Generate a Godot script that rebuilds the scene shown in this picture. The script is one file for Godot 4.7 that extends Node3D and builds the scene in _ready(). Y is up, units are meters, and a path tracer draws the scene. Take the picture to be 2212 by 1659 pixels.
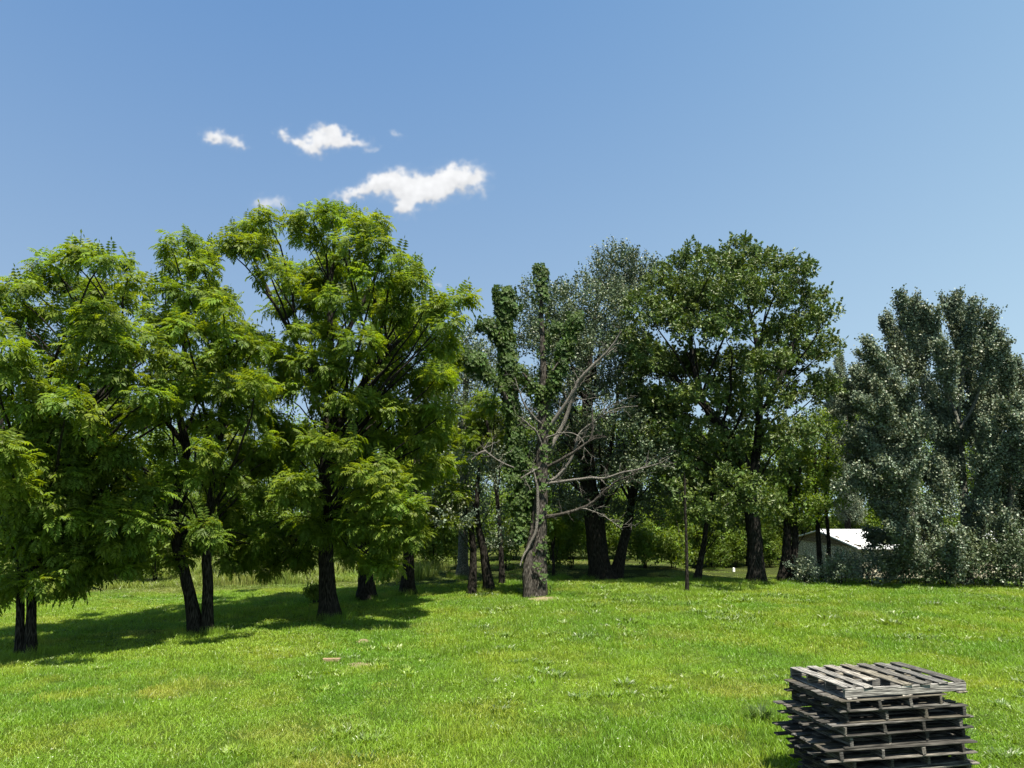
extends Node3D

# ------------------------------------------------------------------ measures of the view
const F := 1534.0          # focal length of a 2212 x 1659 picture
const CX := 1106.0
const CY := 829.5
const EYE := 3.1           # the eye stands this high above the lawn below it
const PITCH := 0.1746
var rng := RandomNumberGenerator.new()
var bumps := FastNoiseLite.new()
var patchy := FastNoiseLite.new()

# ------------------------------------------------------------------ small helpers
func rf(a: float, b: float) -> float:
	return rng.randf_range(a, b)

func lin(r: float, g: float, b: float) -> Color:
	return Color(r, g, b).linear_to_srgb()

func ray(px: float, py: float) -> Vector3:
	var v := Vector3((px - CX) / F, -(py - CY) / F, -1.0)
	return v.rotated(Vector3.RIGHT, PITCH)

func at(px: float, py: float, d: float) -> Vector3:
	# the point that lies d metres ahead in the direction of that spot of the view
	var v := ray(px, py)
	return Vector3(0, EYE, 0) + v * (d / -v.z)

func ground(x: float, z: float) -> float:
	var d := -z
	var side := maxf(x, -26.0) if x < 0.0 else 0.0
	var fade := clampf((d - 4.0) / 12.0, 0.0, 1.0)
	# falls away a little to one side, and behind the crest of the bank
	var crest := 0.1 * smoothstep(18.0, 27.0, d) * clampf((x + 2.0) / 8.0, 0.0, 1.0)
	# a hollow beyond the bank, in which the shed stands
	var hollow := -1.6 * smoothstep(32.0, 38.0, d) * smoothstep(8.0, 14.0, x)
	return 0.03 * side * fade + crest + hollow + bumps.get_noise_2d(x, z) * 0.07

func hit(px: float, py: float) -> Vector3:
	# where the line of sight meets the ground
	var v := ray(px, py)
	v /= -v.z
	var d := 4.0
	while d < 90.0:
		var p := Vector3(0, EYE, 0) + v * d
		if p.y <= ground(p.x, p.z):
			return Vector3(p.x, ground(p.x, p.z), p.z)
		d += 0.05
	return Vector3(0, EYE, 0) + v * 90.0

func on_ground(px: float, d: float) -> Vector3:
	var v := ray(px, 1100.0)
	var x := v.x / -v.z * d
	return Vector3(x, ground(x, -d), -d)

var trunk_feet := []
var taken := {}
func numbered(called: String) -> String:
	if not taken.has(called):
		taken[called] = 0
		return called
	taken[called] += 1
	return "%s_%03d" % [called, taken[called]]

func tag(o: Node3D, label: String, category: String, group := "", kind := "") -> void:
	if label: o.set_meta("label", label)
	if category: o.set_meta("category", category)
	if group: o.set_meta("group", group)
	if kind: o.set_meta("kind", kind)

func thing(called: String, label: String, category: String, where: Vector3, group := "") -> Node3D:
	var o := Node3D.new()
	o.name = numbered(called)
	o.position = where
	tag(o, label, category, group)
	add_child(o)
	return o

func part(called: String, mesh: Mesh, m: Material, parent: Node) -> MeshInstance3D:
	var o := MeshInstance3D.new()
	o.name = called
	o.mesh = mesh
	o.material_override = m
	parent.add_child(o, true)
	return o

# ------------------------------------------------------------------ a mesh under construction
var bv := PackedVector3Array()
var bn := PackedVector3Array()
var bc := PackedColorArray()
var bi := PackedInt32Array()

func start() -> void:
	bv = PackedVector3Array()
	bn = PackedVector3Array()
	bc = PackedColorArray()
	bi = PackedInt32Array()

func finish() -> ArrayMesh:
	var a := []
	a.resize(Mesh.ARRAY_MAX)
	a[Mesh.ARRAY_VERTEX] = bv
	if bn.size() == bv.size(): a[Mesh.ARRAY_NORMAL] = bn
	if bc.size() == bv.size(): a[Mesh.ARRAY_COLOR] = bc
	if bi.size(): a[Mesh.ARRAY_INDEX] = bi
	var m := ArrayMesh.new()
	m.add_surface_from_arrays(Mesh.PRIMITIVE_TRIANGLES, a)
	return m

func tri(a: Vector3, b: Vector3, c: Vector3, col: Color) -> void:
	bv.append(a); bv.append(b); bv.append(c)
	bc.append(col); bc.append(col); bc.append(col)

func tube(path: Array, radii: Array, sides: int, rough := 0.0) -> void:
	# a tapered, slightly uneven round stem along the path, with smooth normals
	var n := path.size()
	var along: Vector3 = (path[1] - path[0]).normalized()
	var u := along.cross(Vector3.FORWARD if absf(along.z) < 0.9 else Vector3.RIGHT).normalized()
	var first := bv.size()
	for i in n:
		var t: Vector3 = (path[mini(i + 1, n - 1)] - path[maxi(i - 1, 0)]).normalized()
		u = (u - t * u.dot(t)).normalized()
		var w := t.cross(u)
		for k in sides:
			var ang := TAU * k / sides
			var dir := u * cos(ang) + w * sin(ang)
			var r: float = radii[i] * (1.0 + rough * rf(-1, 1))
			bv.append(path[i] + dir * r)
			bn.append(dir)
	for i in n - 1:
		for k in sides:
			var a := first + i * sides + k
			var b := first + i * sides + (k + 1) % sides
			bi.append_array(PackedInt32Array([a, a + sides, b, b, a + sides, b + sides]))
	# end cap
	var tip := bv.size()
	bv.append(path[n - 1] + (path[n - 1] - path[n - 2]).normalized() * radii[n - 1] * 0.5)
	bn.append((path[n - 1] - path[n - 2]).normalized())
	for k in sides:
		bi.append_array(PackedInt32Array([first + (n - 1) * sides + k, tip, first + (n - 1) * sides + (k + 1) % sides]))

func refine(path: Array, steps: int, wobble: float) -> Array:
	# a smooth curve through the points with a little natural wander
	var out := []
	for i in path.size() - 1:
		var p0: Vector3 = path[maxi(i - 1, 0)]
		var p1: Vector3 = path[i]
		var p2: Vector3 = path[i + 1]
		var p3: Vector3 = path[mini(i + 2, path.size() - 1)]
		for s in steps:
			var q := p1.cubic_interpolate(p2, p0, p3, float(s) / steps)
			if i + s > 0: q += Vector3(rf(-1, 1), rf(-1, 1) * 0.5, rf(-1, 1)) * wobble
			out.append(q)
	out.append(path[path.size() - 1])
	return out

func taper(n: int, r0: float, r1: float, flare := 0.0) -> Array:
	var out := []
	for i in n:
		var t := float(i) / (n - 1)
		out.append(lerpf(r0, r1, t) + flare * exp(-t * 14.0))
	return out

# ------------------------------------------------------------------ leaf clusters: verts and tinted colours
var kinds := {}

func leaf(a: Vector3, dir: Vector3, nrm: Vector3, length: float, wide: float, fold: float, col: Color, broad := 0.45) -> void:
	var w := dir.cross(nrm).normalized() * wide * 0.5
	var mid := a + dir * length * broad + nrm * fold * wide
	var tip := a + dir * length - Vector3(0, length * 0.12, 0)
	tri(a, mid + w, tip, col)
	tri(a, tip, mid - w, col)

func any_dir() -> Vector3:
	var y := rf(-1, 1)
	var t := rf(0, TAU)
	var r := sqrt(1.0 - y * y)
	return Vector3(r * cos(t), y, r * sin(t))

func keep(kind: String, base: Color) -> void:
	# stores the cluster just built together with a few overall tints of it
	var tints := []
	for k in 6:
		var f := lerpf(0.74, 1.22, k / 5.0)
		var warm := lerpf(0.9, 1.14, fmod(k * 0.618, 1.0))
		var cols := PackedColorArray()
		cols.resize(bc.size())
		for i in bc.size():
			var c := bc[i] * base
			cols[i] = Color(c.r * f * warm, c.g * f, c.b * f * (2.0 - warm))
		tints.append(cols)
	if not kinds.has(kind): kinds[kind] = []
	kinds[kind].append([bv, tints])

func frond(a: Vector3, d: Vector3, length: float, droop: float, pairs: int, col: Color) -> void:
	# a long leaf of many paired leaflets that arches over
	var step := length / (pairs + 1)
	var p := a
	var size := length * 0.36
	for i in pairs + 1:
		var q := p + d * step
		var side := d.cross(Vector3.UP)
		side = side.normalized() if side.length() > 0.05 else Vector3.RIGHT
		var nrm := side.cross(d).normalized()
		var thin := side * 0.004
		tri(p - thin, p + thin, q, col * 0.8)
		if i > 0:
			var s := size * (0.65 + 0.5 * sin(PI * i / (pairs + 0.6)))
			for k in [-1.0, 1.0]:
				var ld: Vector3 = (side * k * 0.88 + d * 0.42 + Vector3(0, -rf(0.1, 0.4), 0)).normalized()
				var ln: Vector3 = (nrm + side * k * rf(-0.25, 0.45)).normalized()
				leaf(q - d * step * 0.5, ld, ln, s, s * 0.42, 0.16, col * rf(0.8, 1.15))
		d = (d + Vector3(0, -droop, 0)).normalized()
		p = q
	leaf(p, d, d.cross(Vector3.RIGHT).normalized(), size * 0.9, size * 0.33, 0.1, col)

func make_kinds() -> void:
	# walnut sprays: rising, level and upright twigs with a whorl of arching fronds
	for e in [0.15, 0.5, 0.8, 1.15, 1.5]:
		start()
		var t := Vector3(cos(e), sin(e), 0)
		var n := 8
		for i in n:
			var s := lerpf(0.25, 1.0, float(i) / (n - 1))
			var a := t * 0.42 * s
			var ang := i * 2.4 + rf(-0.3, 0.3)
			var u := t.cross(Vector3.BACK).normalized()
			var w := t.cross(u)
			var radial := u * cos(ang) + w * sin(ang)
			var d := (t * lerpf(0.35, 0.9, s) * (1.0 - 0.5 * sin(e)) + radial * 0.85 + Vector3(0, 0.2, 0)).normalized()
			var young := Color(1.0 + 0.22 * s, 1.0 + 0.1 * s, 1.0) * rf(0.88, 1.08)
			frond(a, d, rf(0.3, 0.6) * lerpf(1.05, 0.85, s), rf(0.08, 0.36), 5, young)
		keep("walnut", Color(0.148, 0.24, 0.036))
	# oak twigs: broad lobed leaves, dark and shiny
	for v in 4:
		start()
		var t := Vector3(0.5, 0.85, 0).normalized()
		for i in 15:
			var a := t * rf(0.05, 0.5) + any_dir() * 0.06
			var d := (any_dir() + t * 0.6 + Vector3(0, -0.1, 0)).normalized()
			var n := (any_dir() * 0.7 + Vector3.UP * 0.8).normalized()
			n = (n - d * n.dot(d)).normalized()
			var c := Color(1, 1, 1) * rf(0.8, 1.2)
			var l := rf(0.13, 0.19)
			leaf(a, d, n, l, l * 0.42, 0.12, c, 0.55)
			var w := d.cross(n)
			leaf(a + d * l * 0.25, (d + w).normalized(), n, l * 0.45, l * 0.18, 0.1, c)
			leaf(a + d * l * 0.25, (d - w).normalized(), n, l * 0.45, l * 0.18, 0.1, c)
		keep("oak", Color(0.078, 0.118, 0.026))
	# aspen twigs: small round leaves set loosely along a rising twig, grey green
	for v in 4:
		start()
		for i in 17:
			var s := i / 16.0
			var a := Vector3(0, s * 0.6, 0) + any_dir() * 0.15 * (1.15 - s * 0.8)
			var d := (any_dir() + Vector3(0, -0.35, 0)).normalized()
			var n := any_dir()
			n = (n - d * n.dot(d)).normalized()
			var l := rf(0.07, 0.105)
			leaf(a, d, n, l, l * 0.85, 0.06, Color(1, 1, 1) * rf(0.75, 1.25), 0.5)
		keep("aspen", Color(0.102, 0.13, 0.086))
		keep("poplar", Color(0.07, 0.096, 0.05))
	# plain broad leaves of bushes and of the wood behind
	for v in 4:
		start()
		for i in 16:
			var a := any_dir() * rf(0.05, 0.28) + Vector3(0, 0.1, 0)
			var d := (any_dir() + Vector3(0, -0.1, 0) + a).normalized()
			var n := (any_dir() * 0.8 + Vector3.UP * 0.7).normalized()
			n = (n - d * n.dot(d)).normalized()
			var l := rf(0.09, 0.15)
			leaf(a, d, n, l, l * 0.52, 0.1, Color(1, 1, 1) * rf(0.78, 1.22))
		keep("broad", Color(0.135, 0.215, 0.032))
	# creeper: leaves of five fingers that hang like shingles
	for v in 3:
		start()
		for i in 8:
			var a := any_dir() * 0.17
			a.x = absf(a.x) * 0.5
			var out := Vector3(1, rf(-0.2, 0.5), rf(-0.6, 0.6)).normalized()
			var c := Color(1, 1, 1) * rf(0.75, 1.25)
			for k in 5:
				var ang := lerpf(-1.5, 1.5, k / 4.0)
				var d := (Vector3(0.25, -cos(ang), sin(ang)) + Vector3(0.25, 0, 0)).normalized()
				var n := (out - d * out.dot(d)).normalized()
				leaf(a, d, n, rf(0.08, 0.12), 0.045, 0.12, c, 0.6)
		keep("creeper", Color(0.05, 0.09, 0.017))
	# conifer tufts for the dim pines far back
	start()
	for i in 30:
		var a := Vector3(rf(0, 0.7), 0, rf(-0.22, 0.22))
		leaf(a, Vector3(0.6, rf(-0.2, 0.4), rf(-1, 1)).normalized(), Vector3.UP, 0.2, 0.03, 0.0, Color(1, 1, 1) * rf(0.7, 1.2))
	keep("pine", Color(0.055, 0.075, 0.04))

func cluster(kind: String, x: Transform3D, tint := -1) -> void:
	var list: Array = kinds[kind]
	var v: Array = list[rng.randi() % list.size()]
	bv.append_array(x * (v[0] as PackedVector3Array))
	bc.append_array(v[1][rng.randi() % 6 if tint < 0 else tint])

func spray(p: Vector3, out: Vector3, scale: float) -> Transform3D:
	# upright by gravity, turned so that its twig points outwards
	var yaw := atan2(-out.z, out.x) + rf(-0.5, 0.5)
	var b := Basis(Vector3.UP, yaw) * Basis(Vector3.BACK, rf(-0.5, 0.4)) * Basis(Vector3.RIGHT, rf(-0.35, 0.35))
	return Transform3D(b.scaled(Vector3.ONE * scale), p)

func walnut_at(p: Vector3, out: Vector3, scale: float) -> void:
	# the steeper the place on the clump, the more upright the twig
	var list: Array = kinds["walnut"]
	var k := clampi(int((asin(clampf(out.y, -0.2, 0.999)) / 1.57) * 5.0 + rf(-0.6, 0.8)), 0, 4)
	var v: Array = list[k]
	bv.append_array(spray(p, out, scale) * (v[0] as PackedVector3Array))
	bc.append_array(v[1][rng.randi() % 6])

# ------------------------------------------------------------------ materials
var M := {}

func noise_image(n: int, freq: float, stretch: Vector2, lo: Color, hi: Color, gain := 1.0, sd := 1) -> ImageTexture:
	var f := FastNoiseLite.new()
	f.seed = sd
	f.frequency = freq
	f.fractal_octaves = 5
	var im := Image.create(n, n, false, Image.FORMAT_RGB8)
	for y in n:
		for x in n:
			# blended over the seam so that it repeats
			var u := float(x) / n
			var v := float(y) / n
			var a := f.get_noise_2d(x * stretch.x, y * stretch.y)
			var b := f.get_noise_2d((x - n) * stretch.x, y * stretch.y)
			var c := f.get_noise_2d(x * stretch.x, (y - n) * stretch.y)
			var d := f.get_noise_2d((x - n) * stretch.x, (y - n) * stretch.y)
			var su := smoothstep(0.6, 1.0, u)
			var sv := smoothstep(0.6, 1.0, v)
			var g := lerpf(lerpf(a, b, su), lerpf(c, d, su), sv)
			im.set_pixel(x, y, lo.lerp(hi, clampf(0.5 + g * gain, 0, 1)))
	return ImageTexture.create_from_image(im)

func leafy(rough: float, spec: float, through: Color) -> StandardMaterial3D:
	var m := StandardMaterial3D.new()
	m.vertex_color_use_as_albedo = true
	m.roughness = rough
	m.metallic_specular = spec
	m.backlight_enabled = true
	m.backlight = through
	m.cull_mode = BaseMaterial3D.CULL_DISABLED
	return m

func bark(tex: Texture2D, tint: Color, relief: float, scale: Vector3) -> StandardMaterial3D:
	var m := StandardMaterial3D.new()
	m.albedo_color = tint
	m.albedo_texture = tex
	m.roughness = 0.95
	m.metallic_specular = 0.25
	m.uv1_triplanar = true
	m.uv1_scale = scale
	m.heightmap_enabled = true
	m.heightmap_texture = tex
	m.heightmap_scale = relief
	return m

func make_materials() -> void:
	var ridged := noise_image(256, 0.035, Vector2(2.6, 0.55), Color(0.16, 0.15, 0.14), Color(1, 1, 1), 1.5, 3)
	var mottled := noise_image(256, 0.03, Vector2(0.8, 1.4), Color(0.45, 0.45, 0.43), Color(1, 1, 1), 1.3, 5)
	var grain := noise_image(256, 0.03, Vector2(0.35, 3.2), Color(0.22, 0.22, 0.23), Color(1, 1, 1), 1.5, 7)
	var speck := noise_image(256, 0.09, Vector2(1, 1), Color(0.45, 0.47, 0.4), Color(1, 1, 1), 1.3, 9)
	M.walnut = leafy(0.5, 0.4, Color(1.15, 1.1, 0.5))
	M.oak = leafy(0.47, 0.42, Color(0.75, 0.75, 0.35))
	M.aspen = leafy(0.45, 0.42, Color(0.6, 0.6, 0.42))
	M.poplar = M.aspen
	M.broad = leafy(0.5, 0.45, Color(1.05, 1.0, 0.45))
	M.creeper = leafy(0.5, 0.4, Color(0.8, 0.8, 0.4))
	M.pine = leafy(0.6, 0.3, Color(0.3, 0.3, 0.3))
	M.grass = leafy(0.42, 0.55, Color(1.0, 1.0, 0.5))
	M.bark = bark(ridged, lin(0.052, 0.046, 0.04), 3.0, Vector3(1.3, 0.8, 1.3))
	M.oak_bark = bark(ridged, lin(0.05, 0.047, 0.043), 2.4, Vector3(1.6, 0.8, 1.6))
	M.dead_bark = bark(ridged, lin(0.15, 0.136, 0.122), 3.0, Vector3(1.6, 0.9, 1.6))
	M.dead_wood = bark(ridged, lin(0.34, 0.32, 0.295), 1.5, Vector3(4, 4, 4))
	M.aspen_bark = bark(mottled, lin(0.15, 0.153, 0.133), 0.6, Vector3(1.5, 1.5, 1.5))
	M.ground = StandardMaterial3D.new()
	M.ground.vertex_color_use_as_albedo = true
	M.ground.albedo_texture = speck
	M.ground.roughness = 1.0
	M.ground.metallic_specular = 0.1
	M.ground.uv1_triplanar = true
	M.ground.uv1_world_triplanar = true
	M.ground.uv1_scale = Vector3(1.7, 1.7, 1.7)
	M.wood = []
	for k in 7:
		var m := StandardMaterial3D.new()
		var t: float = [0.33, 0.2, 0.4, 0.27, 0.15, 0.43, 0.22][k]
		m.albedo_color = lin(t * [1.02, 1.03, 1.02, 1.08, 1.02, 1.06, 1.0][k], t * 0.985, t * [0.92, 0.9, 0.94, 0.8, 0.92, 0.88, 0.95][k])
		m.albedo_texture = grain
		m.roughness = 0.85
		m.metallic_specular = 0.3
		m.uv1_triplanar = true
		m.uv1_scale = Vector3(1.1, 4.6, 4.6)
		m.uv1_offset = Vector3(k * 0.37, k * 0.23, k * 0.61)
		m.heightmap_enabled = true
		m.heightmap_texture = grain
		m.heightmap_scale = 0.25
		M.wood.append(m)
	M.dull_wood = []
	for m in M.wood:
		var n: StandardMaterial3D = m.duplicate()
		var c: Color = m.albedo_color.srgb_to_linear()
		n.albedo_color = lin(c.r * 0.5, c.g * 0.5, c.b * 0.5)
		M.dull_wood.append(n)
	M.metal_roof = StandardMaterial3D.new()
	M.metal_roof.albedo_color = lin(0.6, 0.62, 0.64)
	M.metal_roof.metallic = 0.0
	M.metal_roof.roughness = 0.6
	M.siding = bark(mottled, lin(0.6, 0.57, 0.45), 0.05, Vector3(0.8, 0.8, 0.8))
	M.gable = bark(mottled, lin(0.26, 0.21, 0.15), 0.05, Vector3(0.8, 0.8, 0.8))
	M.white = StandardMaterial3D.new()
	M.white.albedo_color = lin(0.75, 0.76, 0.76)
	M.white.roughness = 0.5
	M.dirt = bark(speck, lin(0.36, 0.3, 0.2), 1.0, Vector3(4, 4, 4))
	M.brick = bark(speck, lin(0.42, 0.29, 0.22), 0.3, Vector3(9, 9, 9))

# ------------------------------------------------------------------ the sky
func sky_color(el: float, az: float) -> Color:
	# el: height over the horizon, az: clockwise from straight ahead; the sun stands at az 2.62
	var s := sin(maxf(el, 0.0))
	var low := pow(1.0 - s, 2.2)
	var c := Vector3(0.145, 0.315, 0.615).lerp(Vector3(0.56, 0.75, 0.89), low)
	var k := cos(az - 2.62)
	c += Vector3(0.185, 0.245, 0.19) * (k + 0.74) * (0.75 + 0.5 * low)
	return Color(c.x, c.y, c.z)

const CLOUDS := [
	# x, y, half width, half height, lean, weight
	[850, 394, 50, 30, -0.1, 1.05], [985, 380, 56, 26, -0.15, 1.05], [912, 414, 62, 27, -0.1, 1.1], [950, 402, 60, 26, -0.2, 0.8], [878, 446, 24, 20, 0.5, 0.9],
	[790, 406, 52, 15, -0.35, 0.75], [738, 423, 40, 9, -0.15, 0.5], [1034, 398, 22, 20, 0.5, 0.55], [1045, 425, 14, 12, 0.0, 0.25],
	[690, 304, 44, 28, -0.25, 1.0], [752, 304, 46, 14, 0.1, 0.85], [715, 278, 22, 11, 0.35, 0.75], [644, 310, 34, 12, 0.5, 0.65], [611, 289, 15, 14, 0.3, 0.6], [806, 320, 26, 5, -0.1, 0.35],
	[482, 299, 44, 15, 0.28, 0.62], [516, 309, 20, 14, 0.3, 0.6], [455, 297, 22, 14, -0.4, 0.48],
	[852, 291, 20, 10, 0.3, 0.45], [588, 437, 40, 15, 0.15, 0.52], [560, 445, 26, 8, 0.0, 0.35], [940, 620, 17, 5, -0.6, 0.5],
]

func make_sky() -> Sky:
	# computed small with a margin all round, so that it wraps without a seam
	var small := Image.create(528, 272, false, Image.FORMAT_RGBF)
	for y in 272:
		var el := (0.5 - (y - 8 + 0.5) / 256.0) * PI
		for x in 528:
			small.set_pixel(x, y, sky_color(el, (x - 8 + 0.5) / 512.0 * TAU))
	small.resize(4224, 2176, Image.INTERPOLATE_CUBIC)
	small = small.get_region(Rect2i(64, 64, 4096, 2048))
	var fine := FastNoiseLite.new()
	fine.seed = 11
	fine.frequency = 1.0
	fine.fractal_octaves = 4
	fine.fractal_gain = 0.5
	var middle := Vector3(0, EYE, 0)
	for y in range(480, 900):
		for x in range(3660, 4096):
			var az := ((x + 0.5) / 4096.0 - 1.0) * TAU
			var el := (0.5 - (y + 0.5) / 2048.0) * PI
			var v := Vector3(sin(az) * cos(el), sin(el), -cos(az) * cos(el)).rotated(Vector3.RIGHT, -PITCH)
			if v.z > -0.1: continue
			var px := CX + v.x / -v.z * F
			var py := CY - v.y / -v.z * F
			var wx := px + fine.get_noise_2d(px * 0.016, py * 0.02) * 16.0 + fine.get_noise_2d(px * 0.05 + 40.0, py * 0.06) * 10.0
			var wy := py + fine.get_noise_2d(px * 0.016 + 90.0, py * 0.02) * 12.0 + fine.get_noise_2d(px * 0.05, py * 0.06 + 70.0) * 9.0
			var under := 0.0
			var sum := 0.0
			for b in CLOUDS:
				var dx: float = wx - b[0]
				var dy: float = wy - b[1]
				if absf(dx) > 170.0 or absf(dy) > 120.0: continue
				var c := cos(b[4])
				var s := sin(b[4])
				var ex: float = (dx * c + dy * s) / b[2]
				var ey: float = (-dx * s + dy * c) / b[3]
				var g: float = b[5] * exp(-(ex * ex + ey * ey) * 1.1)
				sum += g
				under += g * clampf(ey + 0.1, 0.0, 1.3)
			if sum < 0.05: continue
			var n := fine.get_noise_2d(px * 0.03 + 200.0, py * 0.04)
			var dens := smoothstep(0.04, 1.08, sum * 1.12 + n * 0.4 * smoothstep(0.0, 0.5, sum))
			if dens <= 0.0: continue
			var body := clampf(sum - 0.45, 0.0, 1.0)
			var shade := 0.92 + 0.09 * fine.get_noise_2d(px * 0.03, py * 0.03 + 300.0) - 0.2 * under / maxf(sum, 0.2) + 0.08 * body
			var white := Color(shade * 0.985, shade * 0.99, shade)
			var p := small.get_pixel(x, y)
			small.set_pixel(x, y, p.lerp(white, clampf(dens * clampf(0.25 + sum * 0.95, 0.0, 1.0), 0.0, 0.97)))
	var m := PanoramaSkyMaterial.new()
	m.panorama = ImageTexture.create_from_image(small)
	var s := Sky.new()
	s.sky_material = m
	return s

# ------------------------------------------------------------------ trees
func boughs(to: Array, stem: Array, r: float, sides := 5, from := 1.2) -> void:
	# a limb from the stem out to each clump, leaving it lower down
	for t in to:
		var p: Vector3 = t
		var best: Vector3 = stem[0]
		var least := INF
		for q in stem:
			var flat := Vector2(p.x - q.x, p.z - q.z).length()
			var want: float = absf((p.y - q.y) - flat * 0.75 - 0.3)
			if q.y < from + stem[0].y: want += 5.0 + (from - q.y) * 2.0
			var cost := want + flat * 0.5
			if cost < least:
				least = cost
				best = q
		var span := p.distance_to(best)
		if span < 0.3: continue
		var mid := best.lerp(p, 0.5) + Vector3(0, span * 0.06, 0) + any_dir() * span * 0.06
		var path := refine([best, mid, p], 4, span * 0.012)
		tube(path, taper(path.size(), r * clampf(span * 0.3, 0.35, 1.3), 0.012), sides, 0.08)

func sort_of_clump(kind: String, c: Vector3, r: Vector3, n: int, scale: float, inner: float, lower: float, heart: Vector3) -> void:
	for i in n:
		var d := any_dir()
		if d.y < lower: d.y = rf(lower, 0.6)
		d = d.normalized()
		# uneven outline: the clump reaches further in some directions
		var reach := lerpf(inner, 1.0, sqrt(rng.randf())) * (1.0 + 0.22 * sin(d.x * 5.0 + c.x * 3.0) * cos(d.z * 4.0 + c.y * 2.0))
		var p := c + d * r * reach
		var out := (d + (p - heart).normalized() * 0.5).normalized()
		if kind == "walnut":
			walnut_at(p - out * 0.3 * scale, out, scale * rf(0.62, 1.22))
		else:
			var tilt := out + Vector3(0, 0.4, 0)
			var y := tilt.normalized()
			var x := y.cross(any_dir()).normalized()
			var b := Basis(x, y, x.cross(y))
			if kind == "creeper" or kind == "pine":
				b = Basis(Vector3.UP, atan2(-out.z, out.x) + rf(-0.6, 0.6))
			cluster(kind, Transform3D(b.scaled(Vector3.ONE * scale * rf(0.75, 1.25)), p))

func tree(called: String, label: String, category: String, stems: Array, lobes: Array, o: Dictionary) -> Node3D:
	# stems: lists of [px, py, radius in px, shift in depth]; lobes: [px, py, radius in px, shift in depth]
	var base := hit(stems[0][0][0], stems[0][0][1])
	if o.has("d"): base = on_ground(stems[0][0][0], o.d)
	var d := -base.z
	var k := d / F
	var root := thing(called, label, category, base, o.get("group", ""))
	var axis := []
	trunk_feet.append(base)
	for s in stems:
		var path := []
		var radii := []
		for q in s:
			var p := at(q[0], q[1], d + (q[3] if q.size() > 3 else 0.0)) - base
			path.append(p)
			radii.append(q[2] * k)
		if path[0].y < 0.6 or s == stems[0]:
			path[0].y = ground(path[0].x + base.x, path[0].z + base.z) - base.y - 0.12
		var fine := refine(path, 5, radii[0] * 0.06)
		var rr := []
		for i in fine.size():
			var t := float(i) / 5.0
			var j := mini(int(t), radii.size() - 2)
			var r := lerpf(radii[j], radii[j + 1], t - j)
			if path[0].y < 0.3: r += radii[0] * 0.8 * exp(-(fine[i].y + 0.1) * 3.0)
			rr.append(r)
		start()
		tube(fine, rr, 12, 0.05)
		part("trunk", finish(), o.bark, root)
		axis.append_array(fine)
	var spots := []
	var sizes := []
	var deep: float = o.get("deep", 2.0)
	for l in lobes:
		var dz := rf(-deep, deep)
		if o.has("shelf"):   # the upper crown overhangs the lower one
			dz = rf(-1.5, deep * 0.7) if l[1] > o.shelf else rf(-deep * 1.7, deep * 0.5)
		var lift := 0.0
		if o.kind == "poplar": lift = -16.0 * (1.0 - smoothstep(650.0, 800.0, l[1]))
		if o.kind == "walnut": lift = 8.0 * smoothstep(900.0, 1100.0, l[1]) + 12.0 * smoothstep(1120.0, 1220.0, l[1]) - 10.0 * (1.0 - smoothstep(600.0, 800.0, l[1]))
		var p := at(l[0], l[1] - lift, d + (l[3] if l.size() > 3 else dz)) - base
		spots.append(p)
		sizes.append(l[2] * k * o.get("shrink", 1.0))
	# the far side of the crown, which the near side hides
	var heart := Vector3.ZERO
	for p in spots: heart += p / spots.size()
	if o.get("back", 0.5) > 0.0:
		for i in spots.size():
			if rng.randf() < o.get("back", 0.5):
				var p: Vector3 = spots[i]
				spots.append(Vector3(lerpf(p.x, heart.x, 0.15), p.y - rf(0, 0.4), heart.z - absf(p.z - heart.z) - rf(0.5, deep * 1.3)))
				sizes.append(sizes[i])
	start()
	var tall := 0.0
	for p in axis: tall = maxf(tall, p.y)
	boughs(spots, axis, o.get("bough", 0.075), 5, tall * o.get("from", 0.24))
	if bv.size(): part("bough", finish(), o.bark, root).set_meta("kind", "stuff")
	start()
	for i in spots.size():
		var r: float = sizes[i]
		var n := int(o.density * r * r * 6.28 * rf(0.85, 1.15)) + 3
		var flat: float = o.get("flat", 0.8)
		var low: float = o.get("lower", -0.35)
		sort_of_clump(o.kind, spots[i], Vector3(r, r * flat, r), n, o.get("scale", 1.0), o.get("inner", 0.35), low, heart - Vector3(0, 1.5, 0))
	part("crown", finish(), M[o.kind], root).set_meta("kind", "stuff")
	return root

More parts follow.
